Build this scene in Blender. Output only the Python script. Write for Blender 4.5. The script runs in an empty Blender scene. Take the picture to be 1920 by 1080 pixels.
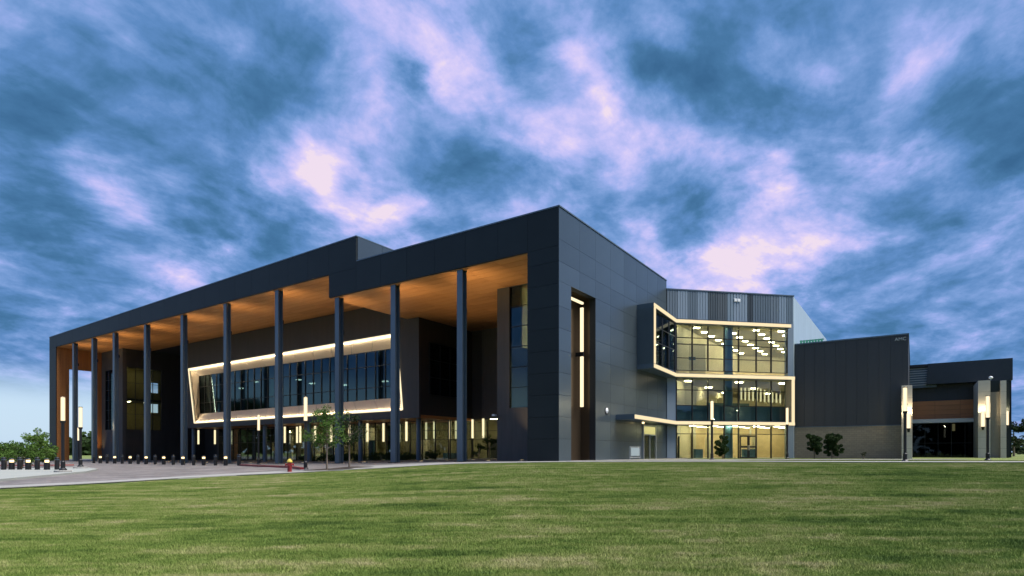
import bpy, math, random
from mathutils import Vector, Matrix, noise as mnoise
random.seed(7)
scn = bpy.context.scene
C = scn.collection
R = math.radians
F = 1099.0          # focal length in pixels of the 1920 px wide photograph
HY = 848.0          # horizon row
EYE = 1.5

# ------------------------------------------------------------------ camera
cam_d = bpy.data.cameras.new("camera"); cam = bpy.data.objects.new("camera", cam_d)
C.objects.link(cam); scn.camera = cam
cam.location = (0, 0, EYE); cam.rotation_euler = (R(90), 0, 0)
cam_d.sensor_fit = 'HORIZONTAL'; cam_d.sensor_width = 36.0
cam_d.lens = 36.0 * F / 1920.0
cam_d.shift_y = (HY - 540.0) / 1920.0
cam_d.clip_start = 0.1; cam_d.clip_end = 8000

# ------------------------------------------------------------------ view / render
scn.view_settings.view_transform = 'Standard'; scn.view_settings.look = 'None'
scn.view_settings.gamma = 1.0; scn.view_settings.use_curve_mapping = False
scn.view_settings.exposure = 0.8
scn.render.engine = 'CYCLES'
cy = scn.cycles
cy.use_denoising = True
cy.max_bounces = 7; cy.diffuse_bounces = 3; cy.glossy_bounces = 3; cy.transmission_bounces = 4
cy.transparent_max_bounces = 12
cy.sample_clamp_indirect = 4.0; cy.sample_clamp_direct = 0
cy.caustics_reflective = False; cy.caustics_refractive = False
cy.blur_glossy = 0.6

# ------------------------------------------------------------------ world: dusk clouds
W = bpy.data.worlds.new("World"); scn.world = W; W.use_nodes = True
nt = W.node_tree; nt.nodes.clear()
def wn(t, **k):
    n = nt.nodes.new(t)
    for a, b in k.items(): setattr(n, a, b)
    return n
def wl(a, b): nt.links.new(a, b)
def wmath(op, a, b=None, c=None, clamp=False):
    n = wn('ShaderNodeMath', operation=op); n.use_clamp = clamp
    for i, v in enumerate((a, b, c)):
        if v is None: continue
        if isinstance(v, (int, float)): n.inputs[i].default_value = v
        else: wl(v, n.inputs[i])
    return n.outputs[0]
def wvec(op, a, b=None, scale=None):
    n = wn('ShaderNodeVectorMath', operation=op)
    for i, v in enumerate((a, b)):
        if v is None: continue
        if isinstance(v, (tuple, list)): n.inputs[i].default_value = v
        else: wl(v, n.inputs[i])
    if scale is not None: n.inputs['Scale'].default_value = scale
    return n.outputs['Value'] if op == 'DOT_PRODUCT' else n.outputs['Vector']
tc = wn('ShaderNodeTexCoord')
D0 = wvec('NORMALIZE', tc.outputs['Generated'])
sep = wn('ShaderNodeSeparateXYZ'); wl(D0, sep.inputs[0])
dz = wmath('MAXIMUM', sep.outputs[2], 0.0)
den = wmath('ADD', dz, 0.26)
plx = wmath('DIVIDE', sep.outputs[0], den); ply = wmath('DIVIDE', sep.outputs[1], den)
cmb = wn('ShaderNodeCombineXYZ'); wl(plx, cmb.inputs[0]); wl(ply, cmb.inputs[1])
def cloud_noise(loc, rot, scale, s, detail, rough, dist, src=None):
    mp = wn('ShaderNodeMapping'); wl(src or cmb.outputs[0], mp.inputs[0])
    mp.vector_type = 'TEXTURE'
    mp.inputs['Location'].default_value = loc; mp.inputs['Rotation'].default_value = (0, 0, -rot)
    mp.inputs['Scale'].default_value = tuple(1/q for q in scale)
    n = wn('ShaderNodeTexNoise'); wl(mp.outputs[0], n.inputs['Vector'])
    n.inputs['Scale'].default_value = s; n.inputs['Detail'].default_value = detail
    n.inputs['Roughness'].default_value = rough; n.inputs['Distortion'].default_value = dist
    return n
AZ = R(34)
n1 = cloud_noise((3.1, 7.7, 0), AZ, (1.0, 0.86, 1), 2.8, 10, 0.58, 0.45)
off_ = wvec('ADD', cmb.outputs[0], (0.045, 0.065, 0))
n1b = cloud_noise((3.1, 7.7, 0), AZ, (1.0, 0.86, 1), 2.8, 10, 0.58, 0.45, off_)
n2 = cloud_noise((11.3, 2.2, 0), AZ, (1.0, 0.86, 1), 7.0, 8, 0.60, 0.55)
n2b = cloud_noise((11.3, 2.2, 0), AZ, (1.0, 0.86, 1), 7.0, 8, 0.60, 0.55, off_)
n5 = cloud_noise((1.3, 5.2, 0), AZ, (1.0, 0.8, 1), 15.0, 5, 0.6, 0.2)
# the directions the large cloud masses stand in, ruffled by noise
nv = cloud_noise((0, 0, 0), AZ, (1, 0.7, 1), 4.2, 7, 0.6, 0.2)
wv = wvec('SCALE', wvec('SUBTRACT', nv.outputs['Color'], (0.5, 0.5, 0.5)), scale=0.15)
DW = wvec('NORMALIZE', wvec('ADD', D0, wv))
def pdir(px, py):
    return Vector(((px - 960) / F, 1.0, (HY - py) / F)).normalized()
# px, py, radius px, amplitude (+ bright, - dark)
BL = [
 # broad tone of the cloud deck
 (150,120,330,-.16),(60,480,200,-.10),(1350,180,230,-.12),(1850,230,200,-.20),(1000,230,230,.10),(700,250,230,.10),(1350,430,260,.16),(1700,600,200,-.05),(400,200,170,-.05),
 # bright breaks
 (500,320,55,.30),(590,300,60,.34),(650,270,50,.26),(620,380,60,.20),(700,200,55,.26),(660,20,70,.24),(750,60,65,.34),(800,110,55,.28),(835,40,50,.18),(850,150,50,.20),
 (690,400,55,.34),(740,440,60,.38),(800,420,50,.24),(600,330,35,.10),
 (245,385,55,.28),(200,370,45,.18),(280,420,40,.16),(310,520,60,.22),(250,490,60,.14),(160,310,50,.12),(420,480,40,.12),(330,210,60,.06),
 (880,190,50,.14),(1020,60,60,.14),(1060,120,45,.22),(1110,180,50,.30),(1130,230,45,.22),(1160,110,35,.14),(1250,55,45,.24),(1290,70,40,.16),(990,250,50,.20),(1040,290,50,.22),(1140,280,50,.22),(1190,330,60,.22),(1260,250,50,.16),(1300,290,60,.16),
 (1430,360,65,.36),(1480,370,50,.24),(1450,90,45,.24),(1500,150,55,.14),(1720,100,60,.24),(1790,60,50,.12),(1670,300,50,.34),(1620,330,50,.16),(1740,330,50,.14),
 (1270,480,60,.34),(1400,470,90,.20),(1560,480,80,.20),(1180,470,60,.20),(1000,420,80,.12),(1700,450,60,.12),(950,150,60,.12),(1350,490,80,.26),(1600,420,60,.36),(1540,450,60,.28),(1680,430,50,.18),(1900,375,50,.26),(1850,400,60,.16),(1500,480,70,.20),(1190,430,50,.26),(1400,520,80,.14),(940,400,40,.10),
 # dark masses
 (410,425,45,-.20),(500,450,45,-.16),(560,470,40,-.16),(830,300,35,-.16),(1000,330,40,-.18),(1060,370,40,-.20),(1150,400,40,-.16),(1600,500,60,-.10),
 (30,170,80,-.20),(60,330,80,-.16),(250,60,110,-.10),(330,110,80,-.12),(520,60,70,-.22),(590,100,60,-.20),(480,150,80,-.10),(770,160,34,-.50),(790,185,28,-.30),(660,340,32,-.20),(720,370,35,-.18),
 (340,400,60,-.20),(430,370,60,-.20),(480,420,60,-.22),(400,450,60,-.24),(130,430,70,-.20),(60,440,60,-.16),(230,440,35,-.14),
 (870,280,45,-.28),(910,330,50,-.26),(960,300,40,-.18),(800,350,35,-.22),(760,340,30,-.16),(950,30,60,-.28),(1010,70,50,-.28),(960,90,50,-.20),(1080,170,25,-.14),
 (1330,20,120,-.26),(1460,30,100,-.20),(1230,130,50,-.22),(1290,170,60,-.30),(1390,200,70,-.32),(1480,210,60,-.26),(1560,220,70,-.22),(1650,200,80,-.14),(1620,120,60,-.14),
 (1850,170,80,-.22),(1890,300,70,-.26),(1800,250,60,-.14),(1780,420,50,-.20),(1700,390,40,-.12),(1120,350,50,-.16),(1210,400,50,-.28),(1290,400,60,-.26),(1270,450,30,-.26),(1320,380,50,-.14),
 (1520,560,120,-.10),(1650,530,100,-.10),(1800,600,120,-.06),(1880,500,80,-.14),(1130,390,30,-.10),
]
acc = None
for px, py, rad, amp in BL:
    d = pdir(px, py)
    ang = rad / F * (1.0 / (1 + ((px-960)/F)**2 + ((HY-py)/F)**2) ** 0.75)
    k = 1.9 / (ang * ang)
    dt = wvec('DOT_PRODUCT', DW, tuple(d))
    e = wmath('EXPONENT', wmath('MULTIPLY_ADD', dt, k, -k))
    acc = wmath('MULTIPLY', e, amp) if acc is None else wmath('MULTIPLY_ADD', e, amp, acc)
v = wmath('ADD', wmath('MULTIPLY', acc, 0.80), 0.515)
v = wmath('ADD', v, wmath('MULTIPLY', wmath('SUBTRACT', n1.outputs['Fac'], 0.5), 1.05))
v = wmath('ADD', v, wmath('MULTIPLY', wmath('SUBTRACT', n5.outputs['Fac'], 0.5), 0.40))
v = wmath('ADD', v, wmath('MULTIPLY', wmath('SUBTRACT', n2.outputs['Fac'], 0.5), 0.95), clamp=True)
rel = wmath('ADD', wmath('SUBTRACT', n1b.outputs['Fac'], n1.outputs['Fac']), wmath('MULTIPLY', wmath('SUBTRACT', n2b.outputs['Fac'], n2.outputs['Fac']), .35))
v = wmath('MULTIPLY_ADD', rel, 1.7, v)
v = wmath('MULTIPLY_ADD', wmath('SUBTRACT', v, 0.5), 0.97, 0.5, clamp=True)
rmp = wn('ShaderNodeValToRGB'); wl(v, rmp.inputs[0])
cr = rmp.color_ramp
stops = [(0.0,(.038,.120,.25)),(.22,(.058,.165,.33)),(.40,(.10,.228,.48)),(.54,(.17,.30,.59)),(.68,(.29,.38,.73)),(.84,(.49,.48,.82)),(.93,(.62,.55,.82)),(1.0,(.76,.64,.76))]
cr.elements[0].position = stops[0][0]; cr.elements[0].color = (*stops[0][1], 1)
cr.elements[1].position = stops[-1][0]; cr.elements[1].color = (*stops[-1][1], 1)
for p, c in stops[1:-1]:
    e = cr.elements.new(p); e.color = (*c, 1)
# warm peach in the very brightest gaps, low in the sky
# pale clear band above the horizon
n3 = cloud_noise((5, 1, 0), AZ, (1, .5, 1), .7, 4, .5, .2)
el = wmath('ADD', sep.outputs[2], wmath('MULTIPLY', wmath('SUBTRACT', n3.outputs['Fac'], .5), .05))
# band is taller towards the west (left) than the east
lft = wmath('MULTIPLY_ADD', sep.outputs[0], -0.065, 0.055)
hz = wn('ShaderNodeMapRange'); hz.interpolation_type = 'SMOOTHSTEP'
wl(wmath('SUBTRACT', el, lft), hz.inputs['Value'])
hz.inputs['From Min'].default_value = -0.035; hz.inputs['From Max'].default_value = 0.03
hz.inputs['To Min'].default_value = 1; hz.inputs['To Max'].default_value = 0
sky = wn('ShaderNodeTexSky', sky_type='NISHITA'); sky.sun_disc = False
sky.sun_elevation = R(22); sky.sun_rotation = R(108)
skys = wvec('SCALE', sky.outputs[0], scale=0.012)
clear = wvec('ADD', skys, (.44, .58, .73))
mx = wn('ShaderNodeMix', data_type='RGBA'); wl(hz.outputs[0], mx.inputs['Factor'])
wl(rmp.outputs[0], mx.inputs['A']); wl(clear, mx.inputs['B'])
bg = wn('ShaderNodeBackground'); wl(mx.outputs['Result'], bg.inputs[0]); bg.inputs[1].default_value = 0.66
out = wn('ShaderNodeOutputWorld'); wl(bg.outputs[0], out.inputs[0])
W.cycles.sampling_method = 'MANUAL'; W.cycles.sample_map_resolution = 512

# soft afterglow from behind the camera, to the right
sun_d = bpy.data.lights.new("sun", 'SUN'); sun_d.energy = 4.2; sun_d.angle = R(40); sun_d.color = (1.0, .93, .86)
sun = bpy.data.objects.new("sun", sun_d); C.objects.link(sun)
sd = Vector((math.sin(R(108)) * math.cos(R(60)), math.cos(R(108)) * math.cos(R(60)), math.sin(R(60))))
sun.rotation_euler = sd.to_track_quat('Z', 'Y').to_euler(); sun.location = (30, -20, 60)

# ------------------------------------------------------------------ materials
MATS = {}
def mat(name, col, rough=.6, metal=0, var=0.0, vscale=2.0, bump=0.0, bscale=30.0, spec=.5, emit=None, estr=0, stretch=None, coord='Object', col2=None):
    if name in MATS: return MATS[name]
    m = bpy.data.materials.new(name); m.use_nodes = True; t = m.node_tree
    b = t.nodes['Principled BSDF']
    b.inputs['Base Color'].default_value = (*col, 1); b.inputs['Roughness'].default_value = rough
    b.inputs['Metallic'].default_value = metal; b.inputs['Specular IOR Level'].default_value = spec
    if emit:
        b.inputs['Emission Color'].default_value = (*emit, 1); b.inputs['Emission Strength'].default_value = estr
    if var or bump or col2:
        co = t.nodes.new('ShaderNodeTexCoord'); mp = t.nodes.new('ShaderNodeMapping')
        t.links.new(co.outputs[coord], mp.inputs[0])
        if stretch: mp.inputs['Scale'].default_value = stretch
        nz = t.nodes.new('ShaderNodeTexNoise'); nz.inputs['Scale'].default_value = vscale; nz.inputs['Detail'].default_value = 6
        nz.inputs['Roughness'].default_value = .6
        t.links.new(mp.outputs[0], nz.inputs['Vector'])
        if var or col2:
            oi = t.nodes.new('ShaderNodeObjectInfo')
            ad = t.nodes.new('ShaderNodeMath'); ad.operation = 'MULTIPLY_ADD'
            t.links.new(oi.outputs['Random'], ad.inputs[0]); ad.inputs[1].default_value = .35
            t.links.new(nz.outputs['Fac'], ad.inputs[2])
            mr = t.nodes.new('ShaderNodeMapRange'); t.links.new(ad.outputs[0], mr.inputs['Value'])
            mr.inputs['From Min'].default_value = .35; mr.inputs['From Max'].default_value = .95
            mi = t.nodes.new('ShaderNodeMix'); mi.data_type = 'RGBA'
            t.links.new(mr.outputs[0], mi.inputs['Factor'])
            a = [c * (1 - var) for c in col]; bb = col2 or [min(1, c * (1 + var)) for c in col]
            if col2: a = col
            mi.inputs['A'].default_value = (*a, 1); mi.inputs['B'].default_value = (*bb, 1)
            t.links.new(mi.outputs['Result'], b.inputs['Base Color'])
        if bump:
            n2_ = t.nodes.new('ShaderNodeTexNoise'); n2_.inputs['Scale'].default_value = bscale; n2_.inputs['Detail'].default_value = 4
            t.links.new(mp.outputs[0], n2_.inputs['Vector'])
            bp = t.nodes.new('ShaderNodeBump'); bp.inputs['Strength'].default_value = bump; bp.inputs['Distance'].default_value = .02
            t.links.new(n2_.outputs['Fac'], bp.inputs['Height']); t.links.new(bp.outputs[0], b.inputs['Normal'])
    MATS[name] = m
    return m
def glassmat(name, tint, refl, rough=.02, rcol=(1, 1, 1), fk=.35):
    m = bpy.data.materials.new(name); m.use_nodes = True; t = m.node_tree; t.nodes.clear()
    o = t.nodes.new('ShaderNodeOutputMaterial'); tr = t.nodes.new('ShaderNodeBsdfTransparent')
    tr.inputs[0].default_value = (*tint, 1)
    gl = t.nodes.new('ShaderNodeBsdfGlossy'); gl.inputs['Roughness'].default_value = rough; gl.inputs[0].default_value = (*rcol, 1)
    fr = t.nodes.new('ShaderNodeLayerWeight'); fr.inputs['Blend'].default_value = .35
    ma = t.nodes.new('ShaderNodeMath'); ma.operation = 'MULTIPLY_ADD'; ma.use_clamp = True
    t.links.new(fr.outputs['Fresnel'], ma.inputs[0]); ma.inputs[1].default_value = fk; ma.inputs[2].default_value = refl
    mx_ = t.nodes.new('ShaderNodeMixShader'); t.links.new(ma.outputs[0], mx_.inputs[0])
    t.links.new(tr.outputs[0], mx_.inputs[1]); t.links.new(gl.outputs[0], mx_.inputs[2]); t.links.new(mx_.outputs[0], o.inputs[0])
    MATS[name] = m
    return m
def emat(name, col, s):
    m = bpy.data.materials.new(name); m.use_nodes = True; t = m.node_tree; t.nodes.clear()
    o = t.nodes.new('ShaderNodeOutputMaterial'); e = t.nodes.new('ShaderNodeEmission')
    e.inputs[0].default_value = (*col, 1); e.inputs[1].default_value = s; t.links.new(e.outputs[0], o.inputs[0])
    MATS[name] = m
    return m
def tubemat(name, c0, s0, c1, s1):
    # frosted tube: thicker, warmer diffuser towards the limb
    m = bpy.data.materials.new(name); m.use_nodes = True; t = m.node_tree; t.nodes.clear()
    o = t.nodes.new('ShaderNodeOutputMaterial'); e = t.nodes.new('ShaderNodeEmission'); e.inputs[1].default_value = 1
    lw = t.nodes.new('ShaderNodeLayerWeight'); lw.inputs['Blend'].default_value = .4
    mx_ = t.nodes.new('ShaderNodeMix'); mx_.data_type = 'RGBA'; t.links.new(lw.outputs['Facing'], mx_.inputs['Factor'])
    mx_.inputs['A'].default_value = (*[q*s0 for q in c0], 1); mx_.inputs['B'].default_value = (*[q*s1 for q in c1], 1)
    t.links.new(mx_.outputs['Result'], e.inputs[0]); t.links.new(e.outputs[0], o.inputs[0]); MATS[name] = m
    return m
M_panel = mat('navy_metal_panel', (.011,.018,.021), .5, .2, spec=.3, var=.16, vscale=.5, bump=.02, bscale=.6)
M_panel_r = mat('slate_metal_panel', (.095,.128,.148), .28, .58, var=.14, vscale=.25, bump=.02, bscale=.5)
M_joint = mat('dark_joint', (.016,.020,.024), .8)
M_roof = mat('roof_membrane', (.08,.09,.10), .9, var=.2)
M_steel = mat('painted_steel', (.085,.125,.165), .38, .3, var=.1, vscale=1.2)
M_wood = mat('wood_soffit', (.32,.155,.055), .5, 0, vscale=1.6, stretch=(.35, 6, 6), col2=(.46,.24,.09), bump=.05, bscale=8)
M_woodv = mat('wood_wall', (.34,.13,.035), .5, 0, vscale=1.6, stretch=(6, 6, .4), col2=(.5,.21,.06))
M_char = mat('charcoal_cladding', (.050,.050,.048), .6, .1, var=.18, vscale=.7, stretch=(3, 3, .3))
M_char2 = mat('dark_cladding', (.042,.042,.040), .6, .1, var=.2, vscale=.7, stretch=(3, 3, .3))
M_stonewall = mat('warm_grey_wall', (.085,.083,.078), .75, 0, var=.15, vscale=1.2, stretch=(3, 3, .3))
M_reveal = mat('pale_reveal_panel', (.62,.55,.46), .6, 0, var=.06, vscale=.6)
M_mull = mat('black_mullion', (.014,.018,.022), .45, .3)
M_cream = mat('cream_wall', (.66,.61,.48), .8, var=.1, vscale=.5)
M_ceil = mat('ceiling_tile', (.55,.52,.42), .8, var=.05)
M_floor_in = mat('interior_floor', (.36,.34,.30), .4, var=.1)
M_darkin = mat('dark_interior', (.03,.035,.04), .8, var=.3, vscale=.5)
M_blue_in = mat('blue_interior', (.05,.13,.22), .7, var=.2)
M_black = mat('black_paint', (.012,.013,.015), .4, .2)
M_conc = mat('concrete', (.25,.25,.24), .85, 0, var=.10, vscale=1.3, bump=.2, bscale=60)
M_conc2 = mat('pale_concrete', (.25,.27,.255), .85, 0, var=.08, vscale=.8, bump=.15, bscale=60)
M_pier = mat('limestone_pier', (.50,.47,.41), .85, 0, var=.08, vscale=2.0, bump=.2, bscale=20)
M_bronze = mat('bronze_niche', (.10,.075,.05), .28, .6, var=.1, vscale=.6)
M_red = mat('red_paint', (.22,.014,.018), .55, var=.35, vscale=6)
M_yel = mat('yellow_paint', (.42,.33,.05), .55, var=.3, vscale=8)
M_bark = mat('bark', (.16,.13,.10), .9, var=.3, vscale=8, bump=.4, bscale=25)
M_mulch = mat('mulch', (.035,.025,.018), 1, var=.4, vscale=20, bump=.6, bscale=60)
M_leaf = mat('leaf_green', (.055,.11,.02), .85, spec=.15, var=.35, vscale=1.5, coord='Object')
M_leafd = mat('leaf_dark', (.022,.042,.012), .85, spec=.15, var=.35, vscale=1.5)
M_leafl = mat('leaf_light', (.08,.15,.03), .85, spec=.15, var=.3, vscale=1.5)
M_white = mat('white_sign', (.75,.78,.8), .5)
M_silver = mat('galvanised_steel', (.42,.46,.48), .4, .6)
M_glass_blue = glassmat('blue_curtain_glass', (.16,.22,.27), .12, .05, (.30,.46,.53), .5)
M_glass_mid = glassmat('lit_stair_glass', (.42,.47,.42), .07, .04, (.4,.62,.75), .3)
M_glass_clear = glassmat('clear_glass', (.78,.82,.78), .03, .01, (.8,.9,1))
M_glass_dark = glassmat('dark_glass', (.25,.26,.24), .02, .02, (.6,.75,.9), .15)
M_led = emat('led_strip', (1.0,.82,.52), .80)
M_led_dim = emat('led_frame_strip', (1.0,.80,.49), .62)
M_tube = tubemat('lamp_tube', (1.0,.86,.58), .80, (1.0,.52,.17), .42)
M_fix = emat('ceiling_fixture', (1.0,.86,.50), 44)
M_fix2 = emat('lobby_fixture', (1.0,.84,.46), 24)
M_pend = tubemat('pendant_tube', (1.0,.90,.55), .68, (1.0,.72,.28), .5)
M_boll = emat('bollard_lens', (1.0,.72,.34), 1.8)
M_green = emat('green_neon', (.25,.9,.35), .35)

# ------------------------------------------------------------------ mesh helpers
class MB:
    def __init__(s): s.v = []; s.f = []
    def hex(s, b, t):
        """b: 4 bottom corners ccw, t: 4 top corners"""
        i = len(s.v); s.v += [tuple(p) for p in b] + [tuple(p) for p in t]
        s.f += [(i+3,i+2,i+1,i),(i+4,i+5,i+6,i+7)] + [(i+k,i+(k+1)%4,i+4+(k+1)%4,i+4+k) for k in range(4)]
        return s
    def box(s, x0, x1, y0, y1, z0, z1):
        return s.hex([(x0,y0,z0),(x1,y0,z0),(x1,y1,z0),(x0,y1,z0)], [(x0,y0,z1),(x1,y0,z1),(x1,y1,z1),(x0,y1,z1)])
    def poly(s, pts, z0, z1):
        n = len(pts); i = len(s.v)
        s.v += [(p[0],p[1],z0) for p in pts] + [(p[0],p[1],z1) for p in pts]
        s.f += [tuple(i+n-1-k for k in range(n)), tuple(i+n+k for k in range(n))]
        s.f += [(i+k, i+(k+1)%n, i+n+(k+1)%n, i+n+k) for k in range(n)]
        return s
    def quad(s, *p):
        i = len(s.v); s.v += [tuple(q) for q in p]; s.f.append(tuple(range(i, i+len(p)))); return s
    def lathe(s, prof, n=16, c=(0,0,0)):
        i = len(s.v)
        for r, z in prof:
            for k in range(n):
                a = 2*math.pi*k/n; s.v.append((c[0]+r*math.cos(a), c[1]+r*math.sin(a), c[2]+z))
        for j in range(len(prof)-1):
            for k in range(n):
                s.f.append((i+j*n+k, i+j*n+(k+1)%n, i+(j+1)*n+(k+1)%n, i+(j+1)*n+k))
        s.f.append(tuple(i+n-1-k for k in range(n))); m = len(prof)-1
        s.f.append(tuple(i+m*n+k for k in range(n)))
        return s
    def tube(s, pts, rads, n=7):
        i = len(s.v); P = [Vector(p) for p in pts]
        for j, p in enumerate(P):
            d = (P[min(j+1, len(P)-1)] - P[max(j-1, 0)]).normalized()
            a = d.orthogonal().normalized() if j == 0 else (pa - d*pa.dot(d)).normalized()
            pa = a; b = d.cross(a)
            for k in range(n):
                t = 2*math.pi*k/n; s.v.append(tuple(p + (a*math.cos(t)+b*math.sin(t))*rads[j]))
        for j in range(len(P)-1):
            for k in range(n):
                s.f.append((i+j*n+k, i+j*n+(k+1)%n, i+(j+1)*n+(k+1)%n, i+(j+1)*n+k))
        s.f.append(tuple(i+n-1-k for k in range(n))); m = len(P)-1
        s.f.append(tuple(i+m*n+k for k in range(n)))
        return s
    def mesh(s, name, m, smooth=False):
        me = bpy.data.meshes.new(name); me.from_pydata(s.v, [], s.f); me.update()
        if smooth:
            me.shade_smooth() if hasattr(me, 'shade_smooth') else None
        me.materials.append(m); return me
    def build(s, name, m, parent=None, loc=None, bevel=0, smooth=False, rotz=0):
        o = bpy.data.objects.new(name, s.mesh(name, m, smooth)); C.objects.link(o)
        if parent: o.parent = parent
        if loc: o.location = loc
        if rotz: o.rotation_euler.z = rotz
        if bevel:
            b = o.modifiers.new('bevel', 'BEVEL'); b.width = bevel; b.segments = 2; b.limit_method = 'ANGLE'
        return o
def empty(name, loc, rz=0, label=None, cat=None, group=None, kind=None):
    o = bpy.data.objects.new(name, None); C.objects.link(o); o.location = loc; o.rotation_euler.z = rz
    return tag(o, label, cat, group, kind)
def tag(o, label=None, cat=None, group=None, kind=None):
    if label: o['label'] = label
    if cat: o['category'] = cat
    if group: o['group'] = group
    if kind: o['kind'] = kind
    return o
def inst(name, me, parent, loc=(0,0,0), rz=0):
    o = bpy.data.objects.new(name, me); C.objects.link(o); o.parent = parent; o.location = loc; o.rotation_euler.z = rz
    return o
def to_mesh(o):
    bpy.context.view_layer.update()
    me = bpy.data.meshes.new_from_object(o); n = o.name; mw = o.matrix_world.copy(); cu = o.data
    bpy.data.objects.remove(o); bpy.data.curves.remove(cu)
    q = bpy.data.objects.new(n, me); C.objects.link(q); q.matrix_world = mw; return q
def copy_tree(o, parent=None):
    c = o.copy(); C.objects.link(c)
    if parent: c.parent = parent
    for ch in [x for x in KIDS(o)]: copy_tree(ch, c)
    return c
def KIDS(o): return [x for x in bpy.data.objects if x.parent == o]
_pan = {}
def boxmesh(name, m, w, d, h):
    """a bevel-edged slab w x d x h, origin at its low corner, 12+ faces; shared between alike pieces"""
    key = (name, m.name, round(w, 3), round(d, 3), round(h, 3))
    if key not in _pan:
        b = MB(); b.box(0, w, 0, d, 0, h); _pan[key] = b.mesh(name, m)
    return _pan[key]

# ------------------------------------------------------------------ frames
TH = math.atan2(-1099.0, 1605.0)
O_A = Vector((3.12, 39.0, 0))
xa = Vector((math.cos(TH), math.sin(TH), 0)); ya = Vector((-math.sin(TH), math.cos(TH), 0))
TB = math.atan2(.188, .982)
O_B = Vector((14.8, 56.0, 0))
xb = Vector((math.cos(TB), math.sin(TB), 0)); yb = Vector((-math.sin(TB), math.cos(TB), 0))
CAM = Vector((0, 0, EYE))
def ray(px, py): return Vector(((px-960)/F, 1.0, (HY-py)/F))
def hit(px, py, O, X, Y, axis, val):
    """point of the plane (axis coordinate == val in the local frame) seen at the pixel, in local coordinates"""
    d = ray(px, py); n = X if axis == 'x' else Y
    t = (val - (CAM - O).dot(n)) / d.dot(n); p = CAM + d*t - O
    return Vector((p.dot(X), p.dot(Y), p.z))
def HA(px, py, yl): return hit(px, py, O_A, xa, ya, 'y', yl)
def HR(px, py, xl): return hit(px, py, O_A, xa, ya, 'x', xl)
def HB(px, py, yl): return hit(px, py, O_B, xb, yb, 'y', yl)
def A2W(x, y, z=0): return O_A + xa*x + ya*y + Vector((0,0,z))
def W2A(p): q = Vector(p) - O_A; return Vector((q.dot(xa), q.dot(ya), q.z))
def W2B(p): q = Vector(p) - O_B; return Vector((q.dot(xb), q.dot(yb), q.z))

# ------------------------------------------------------------------ terrain
ZX = [(-90,.22),(-60,.22),(-30,.26),(-22,.38),(-15,.52),(-9.5,.64),(-3.8,.75),(3,.86),(12,.90),(60,.92)]
def lerp_tab(T, x):
    if x <= T[0][0]: return T[0][1]
    for (a, b), (c, d) in zip(T, T[1:]):
        if x <= c:
            t = (x-a)/(c-a); return b + (d-b)*t
    return T[-1][1]
def sstep(t): t = max(0, min(1, t)); return t*t*(3-2*t)
def G(x, y):
    ye = 34 + 26*sstep((-x)/14.0)
    z = lerp_tab(ZX, x) * sstep((y-3)/(ye-3))
    return z
EX = [(-200,6),(-40,6),(-30,10.5),(-24,16),(-19.3,22),(-17.3,25.4),(-15.5,30.0),(-10.4,34.6),(-2,36.6),(3.2,36.9),(10,35.6),(20,33.6),(45,32),(200,31)]
def E(x): return lerp_tab(EX, x)
def ground_hit(px, py):
    d = ray(px, py); t = 3.0
    for _ in range(4000):
        p = CAM + d*t
        if p.z <= G(p.x, p.y): return Vector((p.x, p.y, G(p.x, p.y)))
        t += .05
    return p
def at(px, depth):
    x = (px-960)/F*depth
    return Vector((x, depth, G(x, depth)))

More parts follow.
